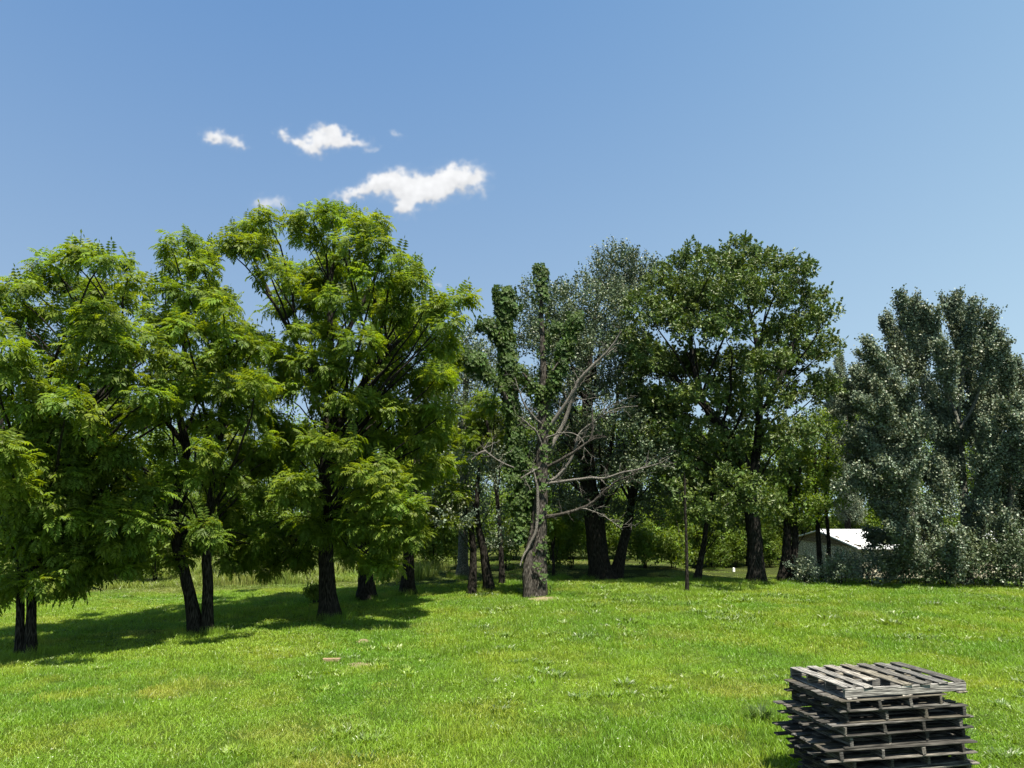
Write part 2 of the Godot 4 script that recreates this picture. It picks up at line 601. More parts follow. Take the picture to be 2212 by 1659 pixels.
func plume_tree(called: String, label: String, category: String, stems: Array, plumes: Array, o: Dictionary) -> Node3D:
	# plumes: [px0, py0, px1, py1, radius px, shift in depth]: leafy wands that rise and narrow to a tip
	var base := hit(stems[0][0][0], stems[0][0][1])
	if o.has("d"): base = on_ground(stems[0][0][0], o.d)
	var d := -base.z
	var k := d / F
	var root := thing(called, label, category, base, o.get("group", ""))
	for s in stems:
		var path := []
		var radii := []
		for q in s:
			path.append(at(q[0], q[1], d + (q[3] if q.size() > 3 else 0.0)) - base)
			radii.append(q[2] * k)
		if path[0].y < 0.8: path[0].y = ground(path[0].x + base.x, path[0].z + base.z) - base.y - 0.12
		var fine := refine(path, 5, radii[0] * 0.08)
		var rr := []
		for i in fine.size():
			var t := float(i) / 5.0
			var j := mini(int(t), radii.size() - 2)
			rr.append(lerpf(radii[j], radii[j + 1], t - j) + (radii[0] * 0.4 * exp(-(fine[i].y + 0.1) * 4.0) if path[0].y < 0.3 else 0.0))
		start()
		tube(fine, rr, 10, 0.04)
		part("trunk", finish(), o.bark, root)
	var deep: float = o.get("deep", 2.0)
	var all := []
	for p in plumes:
		var dz: float = p[5] if p.size() > 5 else rf(-deep, deep)
		all.append([at(p[0], p[1], d + dz * 0.4) - base, at(p[2], p[3], d + dz) - base, p[4] * k])
		if rng.randf() < o.get("back", 0.6):
			var q := at(p[0] + rf(-20, 20), p[1], d + 0.6) - base
			all.append([q, at(p[2] + rf(-25, 25), p[3] + rf(20, 90), d + rf(1.0, deep * 1.2)) - base, p[4] * k])
	# each wand frays into slimmer ones at its tip
	for i in all.size():
		var p: Array = all[i]
		var span: Vector3 = p[1] - p[0]
		for j in 2:
			var side := span.cross(any_dir()).normalized()
			all.append([p[0] + span * 0.4, p[1] + side * p[2] * rf(0.5, 1.2) + span * rf(-0.25, 0.03), p[2] * 0.42])
	start()
	for p in all:
		var path := refine([p[0], (p[0] as Vector3).lerp(p[1], 0.5) + any_dir() * 0.12, p[1]], 3, 0.03)
		tube(path, taper(path.size(), 0.05, 0.01), 5)
	part("bough", finish(), o.bark, root).set_meta("kind", "stuff")
	start()
	for p in all:
		var span: Vector3 = p[1] - p[0]
		var up := span.normalized()
		var n := int(o.density * span.length() * p[2] * 6.28) + 4
		for i in n:
			var t := pow(rng.randf(), 0.85)
			var r: float = p[2] * 0.72 * lerpf(1.0, 0.08, t) * sqrt(rf(0.05, 1.0))
			var side := up.cross(any_dir()).normalized()
			var q: Vector3 = p[0] + span * t + side * r
			var y := (up * 0.9 + side * 0.6 + any_dir() * 0.35).normalized()
			var x := y.cross(any_dir()).normalized()
			cluster(o.kind, Transform3D(Basis(x, y, x.cross(y)).scaled(Vector3.ONE * o.get("scale", 1.0) * rf(0.75, 1.2)), q - y * 0.3))
	part("crown", finish(), M[o.kind], root).set_meta("kind", "stuff")
	return root

func shrub(label: String, px: float, py: float, w: float, h: float, o := {}) -> Node3D:
	# a bush of the given half width and height in px of the view, standing on the ground
	var base := hit(px, py)
	if o.has("d"): base = on_ground(px, o.d)
	var k := -base.z / F
	var root := thing(o.get("called", "shrub"), label, o.get("category", "bush"), base, o.get("group", ""))
	var kind: String = o.get("kind", "broad")
	var rw := w * k
	var rh := h * k
	start()
	for i in 6:
		var ang := rf(0, TAU)
		var tip := Vector3(cos(ang) * rw * rf(0.2, 0.7), rh * rf(0.6, 0.9), sin(ang) * rw * rf(0.2, 0.7))
		var path := refine([Vector3(cos(ang), 0, sin(ang)) * 0.08 - Vector3(0, 0.08, 0), tip * 0.5 + any_dir() * 0.08, tip], 3, 0.02)
		tube(path, taper(path.size(), 0.022, 0.006), 5)
	part("stem", finish(), M.bark, root).set_meta("kind", "stuff")
	start()
	var lumps := int(o.get("lumps", 5))
	for j in lumps:
		var ang := TAU * j / lumps + rf(-0.4, 0.4)
		var c := Vector3(cos(ang) * rw * 0.5, rh * rf(0.3, 0.72), sin(ang) * rw * 0.45)
		if j == 0: c = Vector3(0, rh * 0.68, 0)
		var r := Vector3(rw * 0.55, rh * 0.36, rw * 0.5)
		var n := int(o.get("density", 16.0) * rw * rh / lumps * 6.0) + 6
		sort_of_clump(kind, c, r, n, o.get("scale", 1.0), 0.3, -0.8, Vector3(0, rh * 0.3, 0))
	part("foliage", finish(), M[kind], root).set_meta("kind", "stuff")
	return root

# ------------------------------------------------------------------ pallets
func plank(l: float, h: float, w: float, worn := 0.004, shift := 0.0) -> ArrayMesh:
	# a sawn board, slightly bowed and uneven, its long edges bevelled; it lies along x
	start()
	var n := 6
	var b := 0.004
	var ring := [Vector2(-h / 2, -w / 2 + b), Vector2(-h / 2, w / 2 - b), Vector2(-h / 2 + b, w / 2), Vector2(h / 2 - b, w / 2), Vector2(h / 2, w / 2 - b), Vector2(h / 2, -w / 2 + b), Vector2(h / 2 - b, -w / 2), Vector2(-h / 2 + b, -w / 2)]
	var bow := rf(-worn, worn)
	var pts := []
	for i in n + 1:
		var x := (float(i) / n - 0.5) * l + shift
		var row := []
		for k in 8:
			var q: Vector2 = ring[k]
			row.append(Vector3(x + (rf(-0.012, 0.012) if i == 0 or i == n else 0.0), q.x + bow * sin(PI * i / n), q.y + rf(-worn, worn) * 0.5))
		pts.append(row)
	for i in n:
		for k in 8:
			var j := (k + 1) % 8
			tri(pts[i][k], pts[i][j], pts[i + 1][k], Color.WHITE)
			tri(pts[i][j], pts[i + 1][j], pts[i + 1][k], Color.WHITE)
	for k in range(1, 7):
		tri(pts[0][0], pts[0][k + 1], pts[0][k], Color.WHITE)
		tri(pts[n][0], pts[n][k], pts[n][k + 1], Color.WHITE)
	return finish()

const ST := 0.089          # height of a stringer
const BD := 0.0165         # thickness of a deck board

func lay(board: Node3D, shift: float) -> void:
	board.position -= board.basis * Vector3(shift, 0, 0)

func pallet(label: String, where: Vector3, yaw: float, o: Dictionary) -> Node3D:
	# width along local x, depth along z. crossed: stringers run along x and the boards along z
	var root := thing("wooden_pallet", label, "pallet", where, "weathered pallets in the stack")
	root.rotation.y = yaw
	var w: float = o.w
	var dp: float = o.d
	var crossed: bool = o.get("crossed", false)
	var wing: float = o.get("wing", 0.0)
	var ns: int = o.get("stringers", 4)
	var nb: int = o.get("boards", 8)
	var inner := w - 2.0 * wing
	var turn := PI / 2
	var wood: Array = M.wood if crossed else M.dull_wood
	for i in ns:
		var t := float(i) / (ns - 1) - 0.5
		var slide := rf(-4.0, 4.0)
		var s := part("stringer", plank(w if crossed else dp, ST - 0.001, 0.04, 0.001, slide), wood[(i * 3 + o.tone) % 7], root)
		if crossed:
			s.position = Vector3(0, BD + ST / 2, t * (dp - 0.042))
		else:
			s.position = Vector3(t * (inner - 0.042), BD + ST / 2, 0)
			s.rotation.y = turn
		lay(s, slide)
	for deck in 2:
		var count := nb if deck == 1 else int(o.get("under", 5))
		for i in count:
			if deck == 1 and i in o.get("gone", []): continue
			var t := float(i) / (count - 1) - 0.5
			var wide: float = (0.108 if deck == 1 and (i == 0 or i == count - 1) else rf(0.088, 0.105)) * o.get("broad", 1.0)
			var length := dp if crossed else w
			if deck == 1 and i in o.get("short", []): length *= 0.72
			var slide := rf(-4.0, 4.0)
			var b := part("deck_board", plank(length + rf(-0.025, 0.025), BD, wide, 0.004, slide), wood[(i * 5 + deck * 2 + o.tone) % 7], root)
			var y := BD * 0.5 if deck == 0 else BD * 1.5 + ST
			if crossed:
				b.position = Vector3(t * (w - wide), y, (dp - length) * -0.5)
				b.rotation.y = turn + rf(-0.012, 0.012)
			else:
				b.position = Vector3(rf(-0.015, 0.015), y, t * (dp - wide))
				b.rotation.y = rf(-0.012, 0.012)
			lay(b, slide)
	return root

func pallet_stack() -> void:
	# corner points of the top deck as seen give the place and the turn of the stack
	var top := EYE - 1.87
	var corner := []
	for c in [[1824.6, 1484.5], [2094.8, 1469.5], [1703.8, 1439.5], [1935.5, 1430.0]]:
		var v := ray(c[0], c[1])
		corner.append(Vector3(0, EYE, 0) + v * ((top - EYE) / v.y))
	var mid: Vector3 = (corner[0] + corner[1] + corner[2] + corner[3]) / 4.0
	var front: Vector3 = corner[1] - corner[0]
	var yaw := atan2(-front.z, front.x)
	var w: float = (front.length() + (corner[3] - corner[2]).length()) / 2.0
	var dp: float = ((corner[2] - corner[0]).length() + (corner[3] - corner[1]).length()) / 2.0
	var pitch := ST + BD * 2.0 + 0.0015
	var rows := [
		["topmost grey pallet of the stack, one deck board broken short", {"crossed": true, "boards": 7, "under": 3, "broad": 1.28, "short": [2], "tone": 0, "w": w, "d": dp}, 0.0, 0.0, 0.0],
		["narrow pallet directly beneath the topmost one, two bright board tips", {"wing": 0.07, "tone": 1, "w": w * 0.9, "d": dp * 0.99, "boards": 8}, -0.13, 0.02, 0.03],
		["third pallet down the stack, shifted back with plain side beam", {"wing": 0.02, "tone": 4, "w": w * 1.0, "d": dp, "boards": 7}, 0.035, 0.0, -0.03],
		["fourth pallet down the stack with pale board ends jutting out both sides", {"wing": 0.14, "tone": 5, "w": w * 1.17, "d": dp * 1.02, "boards": 7}, -0.035, 0.0, 0.015],
		["fifth pallet down the stack, dark open front", {"wing": 0.06, "tone": 2, "w": w * 1.05, "d": dp, "boards": 7}, 0.03, -0.03, 0.03],
		["sixth pallet down the stack with long grey wing boards", {"wing": 0.15, "tone": 6, "w": w * 1.2, "d": dp * 1.03, "boards": 8}, -0.06, 0.0, -0.02],
		["seventh pallet down the stack, bright front deck edge", {"wing": 0.08, "tone": 3, "w": w * 1.05, "d": dp, "boards": 7}, 0.05, -0.05, 0.02],
		["eighth pallet down the stack, cut by the picture's lower edge", {"wing": 0.1, "tone": 1, "w": w * 1.12, "d": dp, "boards": 7}, 0.04, -0.02, 0.03],
		["ninth pallet down, its near corner deep in shade", {"wing": 0.05, "tone": 0, "w": w, "d": dp, "boards": 8}, 0.09, 0.0, 0.05],
		["tenth pallet down, near the foot of the stack", {"wing": 0.05, "tone": 4, "w": w, "d": dp, "boards": 8}, 0.08, -0.02, 0.02],
		["eleventh pallet down, low in the shaded grass", {"wing": 0.05, "tone": 2, "w": w, "d": dp, "boards": 8}, 0.08, 0.0, 0.04],
		["twelfth pallet down the stack, sunk in the grass", {"wing": 0.05, "tone": 2, "w": w, "d": dp, "boards": 8}, 0.07, 0.0, 0.01],
		["lowest pallet of the stack, resting on the lawn", {"wing": 0.05, "tone": 6, "w": w, "d": dp, "boards": 8}, 0.08, 0.0, 0.03],
	]
	var y := top - pitch
	var floor_y := ground(mid.x, mid.z)
	for r in rows:
		if y < floor_y - 0.06: break
		var off := Vector3(r[2] - (0.05 if r[2] != 0.0 else 0.0), 0, r[3]).rotated(Vector3.UP, yaw)
		pallet(r[0], Vector3(mid.x, y, mid.z) + off, yaw + r[4], r[1])
		y -= pitch

# ------------------------------------------------------------------ grass
func tuft_mesh(n: int, half: float, h0: float, h1: float, wide: float, bend: float, sd: int) -> ArrayMesh:
	rng.seed = sd
	start()
	for i in n:
		var p := Vector3(rf(-half, half), -0.01, rf(-half, half))
		var h := rf(h0, h1)
		var ang := rf(0, TAU)
		var lean := Vector3(cos(ang), 0, sin(ang)) * h * rf(0.1, bend)
		var t := rf(0, TAU)
		var w := Vector3(cos(t), 0, sin(t)) * wide * rf(0.6, 1.2) * 0.5
		var c := Color(1, 1, 1) * (0.45 + 1.35 * pow(rng.randf(), 1.6))
		c.r *= rf(0.9, 1.2)
		if rng.randf() < 0.07: c = Color(1.7, 1.35, 1.8)
		var m := p + lean * 0.35 + Vector3(0, h * 0.6, 0)
		var q := p + lean + Vector3(0, h * rf(0.85, 1.0), 0)
		tri(p - w, m - w * 0.8, p + w, c)
		tri(p + w, m - w * 0.8, m + w * 0.8, c)
		tri(m - w * 0.8, q, m + w * 0.8, c)
	return finish()

func scatter(called: String, mesh: Mesh, m: Material, places: Array, tints: Array) -> void:
	var mm := MultiMesh.new()
	mm.transform_format = MultiMesh.TRANSFORM_3D
	mm.use_colors = true
	mm.mesh = mesh
	mm.instance_count = places.size()
	for i in places.size():
		mm.set_instance_transform(i, places[i])
		mm.set_instance_color(i, tints[i])
	var o := MultiMeshInstance3D.new()
	o.name = numbered(called)
	o.multimesh = mm
	o.material_override = m
	tag(o, "", "", "", "stuff")
	add_child(o, true)

func lawn_tint(x: float, z: float) -> Color:
	var a := patchy.get_noise_2d(x, z)
	var b := patchy.get_noise_2d(x * 3.1 + 50.0, z * 3.1)
	var c := Vector3(0.25, 0.4, 0.036)
	c = c.lerp(Vector3(0.17, 0.335, 0.03), clampf(0.5 + a * 1.6, 0, 1))
	c = c.lerp(Vector3(0.34, 0.41, 0.05), clampf(b * 1.8 - 0.1, 0, 0.8))
	# dry spots, and the faint lanes the mower leaves
	var dry := patchy.get_noise_2d(x * 0.9 + 700.0, z * 2.2 + 40.0)
	c = c.lerp(Vector3(0.42, 0.4, 0.1), clampf(dry * 2.2 - 0.75, 0, 0.45))
	c *= 1.0 + 0.07 * sin((x * 0.35 + z) * 4.2)
	return Color(c.x, c.y, c.z)

func grass() -> void:
	var near := [tuft_mesh(460, 0.3, 0.04, 0.115, 0.0085, 0.9, 21), tuft_mesh(460, 0.3, 0.045, 0.13, 0.008, 1.0, 22), tuft_mesh(420, 0.3, 0.03, 0.1, 0.0095, 0.9, 23)]
	var tall := tuft_mesh(160, 0.3, 0.12, 0.24, 0.009, 0.9, 24)
	var far := tuft_mesh(520, 0.55, 0.05, 0.12, 0.013, 0.9, 25)
	var meadow := tuft_mesh(300, 0.6, 0.35, 0.95, 0.02, 0.5, 26)
	rng.seed = 77
	var places := [[], [], [], [], [], []]
	var tints := [[], [], [], [], [], []]
	var d := 6.4
	while d < 31.5:
		var step := 0.4 if d < 16.5 else 0.6
		var half := d * 0.78 + 0.8
		var x := -half
		while x < half:
			var p := Vector3(x + rf(-0.2, 0.2), 0, -d + rf(-0.2, 0.2))
			p.y = ground(p.x, p.z)
			var c := lawn_tint(p.x, p.z) * rf(0.92, 1.08)
			var long_grass := patchy.get_noise_2d(p.x * 0.8 + 300.0, p.z * 0.8)
			# the top of the bank is left longer
			var bank := clampf((d - 15.0) / 8.0, 0.0, 1.0) * clampf((p.x + 3.0) / 6.0, 0.0, 1.0)
			var h := (0.75 + 0.5 * long_grass + 0.5 * bank) * rf(0.8, 1.2)
			var k := (rng.randi() % 3) if d < 16.5 else 4
			var b := Basis(Vector3.UP, rf(0, TAU)).scaled(Vector3(1, h, 1))
			places[k].append(Transform3D(b, p))
			tints[k].append(c)
			if rng.randf() < 0.05 + clampf(long_grass, 0, 1) * 0.5 + bank * 0.5:
				places[3].append(Transform3D(Basis(Vector3.UP, rf(0, TAU)).scaled(Vector3(1, rf(0.6, 1.1), 1)), p))
				tints[3].append(c * rf(0.85, 1.15))
			x += step
		d += step
	# the unmown meadow beyond the trees
	while d < 75.0:
		var half := d * 0.84
		var x := -half
		while x < half:
			var p := Vector3(x + rf(-0.3, 0.3), 0, -d + rf(-0.3, 0.3))
			p.y = ground(p.x, p.z)
			var open := p.x < -4.0
			var shown := 0.9 if open else 0.35
			if d > 52.0: shown *= 0.5
			if rng.randf() < shown:
				var c := Color(0.19, 0.29, 0.05).lerp(Color(0.28, 0.32, 0.09), clampf(0.4 + 1.5 * patchy.get_noise_2d(p.x * 2.0, p.z * 2.0), 0, 1)) * rf(0.8, 1.2)
				var k := 5 if (open and d > 34.0) else 4
				places[k].append(Transform3D(Basis(Vector3.UP, rf(0, TAU)).scaled(Vector3(1.2, rf(0.5, 1.0) * (0.75 + 1.2 * clampf(patchy.get_noise_2d(p.x * 1.4 + 30.0, p.z), -0.3, 0.5)), 1.2)), p))
				tints[k].append(c)
			x += 0.9
		d += 0.9
	for foot in trunk_feet:
		for i in 16:
			var ang := rf(0, TAU)
			var p: Vector3 = foot + Vector3(cos(ang), 0, sin(ang)) * rf(0.2, 0.75)
			p.y = ground(p.x, p.z)
			places[3].append(Transform3D(Basis(Vector3.UP, rf(0, TAU)).scaled(Vector3(0.7, rf(0.7, 1.5), 0.7)), p))
			tints[3].append(lawn_tint(p.x, p.z) * rf(0.75, 1.1))
	var called := ["lawn_grass", "lawn_grass", "lawn_grass", "tall_grass", "bank_grass", "meadow_grass"]
	for k in 6:
		scatter(called[k], near[k] if k < 3 else [tall, far, meadow][k - 3], M.grass, places[k], tints[k])
	# low broad-leaved growth between the blades, in drifts
	start()
	for i in 40:
		var ang := rf(0, TAU)
		var out := Vector3(cos(ang), 0, sin(ang))
		var dd := (out * rf(0.3, 1.0) + Vector3(0, rf(0.3, 1.2), 0)).normalized()
		leaf(out * 0.2 * sqrt(rng.randf()), dd, (Vector3.UP - dd * dd.y).normalized(), rf(0.06, 0.15), rf(0.02, 0.04), 0.1, Color(1, 1, 1) * rf(0.5, 1.3), 0.6)
	var herb := finish()
	var hp := []
	var ht := []
	for i in 5600:
		var dd := sqrt(rf(50.0, 930.0))
		var x := rf(-0.8, 0.8) * dd
		var n := patchy.get_noise_2d(x * 1.3 + 500.0, dd * 1.3) + patchy.get_noise_2d(x * 4.0 + 90.0, dd * 4.0) * 0.7
		var bank := clampf((dd - 14.0) / 8.0, 0.0, 1.0) * clampf((x + 4.0) / 5.0, 0.0, 1.0)
		if n < 0.3 - bank * 0.22: continue
		hp.append(Transform3D(Basis(Vector3.UP, rf(0, TAU)).scaled(Vector3.ONE * rf(0.55, 1.0 + 0.6 * bank)), Vector3(x, ground(x, -dd), -dd)))
		var tone := patchy.get_noise_2d(x * 2.0 + 900.0, dd * 2.0)
		ht.append((Color(0.22, 0.33, 0.036) if tone > 0.1 else Color(0.12, 0.21, 0.045) if tone < -0.12 else Color(0.17, 0.28, 0.04)) * rf(0.8, 1.2))
	scatter("lawn_weeds", herb, M.grass, hp, ht)
	# clover heads and daisies: pale dots in the shade of the trees and on the lawn
	start()
	for i in 3:
		var a := Vector3(rf(-0.25, 0.25), rf(0.1, 0.24), rf(-0.25, 0.25))
		for k in 6:
			var u := Vector3(cos(k * 1.05), 0.3, sin(k * 1.05)) * 0.013
			var w := Vector3(cos(k * 1.05 + 1.05), 0.3, sin(k * 1.05 + 1.05)) * 0.013
			tri(a, a + u, a + w, Color(0.75, 0.76, 0.68))
	var flower := finish()
	var fp := []
	var ft := []
	for i in 200:
		var dd := sqrt(rf(64.0, 1000.0))
		var x := rf(-0.76, 0.76) * dd
		if patchy.get_noise_2d(x * 1.5, dd * 1.5 + 70.0) < 0.0: continue
		fp.append(Transform3D(Basis(Vector3.UP, rf(0, TAU)), Vector3(x, ground(x, -dd), -dd)))
		ft.append(Color.WHITE)
	scatter("clover_flowers", flower, M.grass, fp, ft)

func weed(label: String, px: float, py: float, size: float, broad: bool, col: Color, group := "") -> void:
	# a clump of leaves of its own on the lawn
	var p := hit(px, py)
	start()
	var n := 46 if broad else 120
	for i in n:
		var ang := rf(0, TAU)
		var r := sqrt(rng.randf())
		var a := Vector3(cos(ang), 0, sin(ang)) * r * size * (0.55 if broad else 0.3)
		a.y = ground(p.x + a.x, p.z + a.z) - p.y
		var out := Vector3(cos(ang), 0, sin(ang))
		var c := col * rf(0.7, 1.25)
		if broad:
			var d := (out * rf(0.4, 1.0) + Vector3(0, rf(0.35, 1.0), 0)).normalized()
			var nn := (Vector3.UP - d * d.y).normalized()
			leaf(a, d, nn, size * rf(0.35, 0.7), size * rf(0.1, 0.2), 0.1, c, 0.6)
		else:
			var h := size * rf(0.6, 1.1)
			var w := Vector3(-out.z, 0, out.x) * 0.006
			var m := a + out * h * 0.25 + Vector3(0, h * 0.55, 0)
			var q := a + out * h * rf(0.6, 1.0) + Vector3(0, h * rf(0.45, 0.8), 0)
			tri(a - w, m - w, a + w, c)
			tri(a + w, m - w, m + w, c)
			tri(m - w, q, m + w, c)
	var o := part(numbered("weed" if broad else "sedge_tuft"), finish(), M.grass, self)
	o.position = p
	tag(o, label, "weed" if broad else "grass tuft", group)

# ------------------------------------------------------------------ the place
func _ready() -> void:
	rng.seed = 20240601
	bumps.seed = 4
	bumps.frequency = 0.11
	patchy.seed = 8
	patchy.frequency = 0.16
	var cam := Camera3D.new()
	cam.name = "camera"
	cam.position = Vector3(0, EYE, 0)
	cam.rotation.x = PITCH
	cam.fov = rad_to_deg(2.0 * atan(CY / F))
	cam.far = 900.0
	add_child(cam)
	cam.current = true
	var env := Environment.new()
	env.background_mode = Environment.BG_SKY
	env.sky = make_sky()
	env.background_energy_multiplier = 0.333
	env.tonemap_mode = Environment.TONE_MAPPER_LINEAR
	env.tonemap_exposure = 3.0
	env.sdfgi_enabled = true
	env.ssao_enabled = true
	env.ssil_enabled = true
	var we := WorldEnvironment.new()
	we.name = "world_environment"
	we.environment = env
	add_child(we)
	var sun := DirectionalLight3D.new()
	sun.name = "sun"
	sun.light_energy = 1.6
	sun.light_color = Color(1.0, 0.965, 0.89)
	sun.light_angular_distance = 0.5
	sun.shadow_enabled = true
	var az := deg_to_rad(156.0)
	var el := deg_to_rad(65.0)
	var to_sun := Vector3(sin(az) * cos(el), sin(el), -cos(az) * cos(el))
	sun.basis = Basis.looking_at(-to_sun)
	add_child(sun)
	make_materials()
	make_kinds()
	terrain()
	shed()
	far_wood()
	thicket()
	poplars()
	oaks()
	dead_tree()
	walnuts()
	pallet_stack()
	lawn_things()
	grass()

func terrain() -> void:
	# one sheet from behind the eye out to the horizon, finer where it is near
	start()
	var zs := []
	var z := 12.0
	while z > -60.0:
		zs.append(z)
		z -= 0.6
	while z > -420.0:
		zs.append(z)
		z *= 1.12
	var n := 180
	for i in zs.size():
		var d: float = -zs[i]
		for k in n + 1:
			var t := float(k) / n * 2.0 - 1.0
			var x := t * (22.0 + maxf(d, 0.0) * 1.0) + t * t * t * 160.0
			bv.append(Vector3(x, ground(x, zs[i]), zs[i]))
			var c := Vector3(0.075, 0.11, 0.022)
			var g := patchy.get_noise_2d(x, zs[i])
			c = c.lerp(Vector3(0.05, 0.085, 0.016), clampf(0.5 + g * 1.6, 0, 1))
			if d > 30.0: c = c.lerp(Vector3(0.06, 0.065, 0.03), clampf((d - 30.0) / 8.0, 0, 0.7))
			bc.append(Color(c.x, c.y, c.z))
	for i in zs.size() - 1:
		for k in n:
			var a := i * (n + 1) + k
			bi.append_array(PackedInt32Array([a, a + n + 1, a + 1, a + 1, a + n + 1, a + n + 2]))
	for i in bv.size():
		var p := bv[i]
		var e := 0.3
		bn.append(Vector3(ground(p.x - e, p.z) - ground(p.x + e, p.z), 2 * e, ground(p.x, p.z - e) - ground(p.x, p.z + e)).normalized())
	var o := part("ground", finish(), M.ground, self)
	tag(o, "", "", "", "structure")

func quad(a: Vector3, b: Vector3, c: Vector3, d: Vector3) -> void:
	tri(a, b, c, Color.WHITE)
	tri(a, c, d, Color.WHITE)

func slab(a: Vector3, u: Vector3, v: Vector3, w: Vector3) -> void:
	# a block with one corner at a and edges u, v, w
	quad(a, a + u, a + u + v, a + v)
	quad(a + w, a + w + v, a + w + u + v, a + w + u)
	quad(a, a + w, a + w + u, a + u)
	quad(a + v, a + u + v, a + u + v + w, a + v + w)
	quad(a, a + v, a + v + w, a + w)
	quad(a + u, a + u + w, a + u + v + w, a + u + v)

func shed() -> void:
	var d0 := 40.0
	var near := at(1860, 1184, d0)            # eave end nearest to the eye
	var g := Vector3(0.52, 0, -8.4).normalized()      # along the gable, away
	var r := Vector3(8.4, 0, 0.52).normalized()       # along the ridge
	var wide := 11.6
	var long := 11.5
	var base := Vector3(near.x, ground(near.x, near.z), near.z)
	var root := thing("metal_roof_shed", "low cream shed with white ribbed metal roof behind the bushes", "shed", base)
	var eave := near.y - base.y
	var ridge := at(1797, 1147, d0 + 5.8).y - base.y
	var back := eave
	var low := -1.2
	var split := 0.5
	var over := 0.3
	# walls: upright siding boards on each side, one by one
	var fronts := 24
	for i in fronts:
		start()
		var t := float(i) / fronts
		var w := wide / fronts
		var top := lerpf(eave, ridge, t / split) if t < split else lerpf(ridge, back, (t - split) / (1.0 - split))
		top = minf(top - 0.08, eave + 0.06)
		slab(g * (t * wide) + Vector3(0, low, 0) + r * (0.012 * (i % 2)), g * (w - 0.02), Vector3(0, top - low, 0), r * 0.06)
		part("siding_board", finish(), M.siding, root)
	start()
	slab(r * long + Vector3(0, low, 0), g * wide, Vector3(0, eave - low, 0), r * 0.06)
	slab(g * wide + Vector3(0, low, 0) + r * 0.08, r * (long - 0.1), Vector3(0, eave - low, 0), g * 0.06)
	slab(Vector3(0, low, 0) + r * 0.08, r * (long - 0.1), Vector3(0, eave - 0.1 - low, 0), g * 0.06)
	part("wall", finish(), M.siding, root)
	# gable boarding under the roof
	for k in 4:
		start()
		var t0 := k / 4.0
		var y0 := lerpf(eave + 0.02, ridge - 0.05, t0)
		var y1 := lerpf(eave + 0.02, ridge - 0.05, t0 + 0.24)
		var a := wide * split * t0
		var b := wide - (wide * (1.0 - split)) * clampf((y0 - back) / maxf(ridge - back, 0.01), 0.0, 1.0)
		slab(g * a + Vector3(0, y0, 0) - r * (0.06 + 0.008 * k), g * (b - a), Vector3(0, y1 - y0, 0), r * 0.05)
		part("gable_board", finish(), M.gable, root)
	# roof slopes and the standing ribs of the near one
	var peak := g * wide * split + Vector3(0, ridge, 0)
	var e0 := Vector3(0, eave, 0) - g * over
	e0.y -= (ridge - eave) / (wide * split) * over
	var e1 := g * (wide + over) + Vector3(0, back - (ridge - back) / (wide * (1.0 - split)) * over, 0)
	start()
	slab(e0 - r * over, r * (long + 2 * over), peak - e0, Vector3(0, 0.05, 0))
	part("roof", finish(), M.metal_roof, root)
	start()
	slab(e1 - r * over, r * (long + 2 * over), (peak - e1) * 0.998, Vector3(0, 0.05, 0))
	part("roof", finish(), M.metal_roof, root)
	for i in 34:
		start()
		slab(e0 - r * over + r * (i * (long + 2 * over - 0.03) / 33.0) + Vector3(0, 0.051, 0), r * 0.03, (peak - e0) * 0.99, Vector3(0, 0.03, 0))
		part("roof_rib", finish(), M.metal_roof, root)
	start()
	slab(peak - r * over - g * 0.15 + Vector3(0, 0.085, 0), r * (long + 2 * over), g * 0.3, Vector3(0, 0.03, 0))
	part("ridge_cap", finish(), M.metal_roof, root)
	# the white things left beside it
	var b := hit(1585, 1235)
	var bucket := thing("white_bucket", "small white bucket standing at the far edge of the lawn", "bucket", b)
	start()
	tube([Vector3(0, 0, 0), Vector3(0, 0.04, 0), Vector3(0, 0.22, 0), Vector3(0, 0.235, 0)], [0.095, 0.1, 0.11, 0.115], 16)
	part("body", finish(), M.white, bucket)
	start()
	tube([Vector3(0, 0.235, 0), Vector3(0, 0.25, 0), Vector3(0, 0.256, 0)], [0.122, 0.122, 0.1], 16)
	part("lid", finish(), M.white, bucket)
	var q := hit(1711, 1250)
	var tank := thing("white_gas_bottle", "white rounded gas bottle at the foot of the cream shed wall", "gas bottle", q)
	start()
	tube([Vector3(0, 0, 0), Vector3(0, 0.04, 0), Vector3(0, 0.12, 0), Vector3(0, 0.34, 0), Vector3(0, 0.42, 0), Vector3(0, 0.45, 0)], [0.13, 0.15, 0.2, 0.2, 0.13, 0.05], 16)
	part("body", finish(), M.white, tank)
	start()
	tube([Vector3(0, 0.44, 0), Vector3(0, 0.5, 0), Vector3(0, 0.53, 0)], [0.09, 0.09, 0.085], 12)
	part("collar", finish(), M.white, tank)

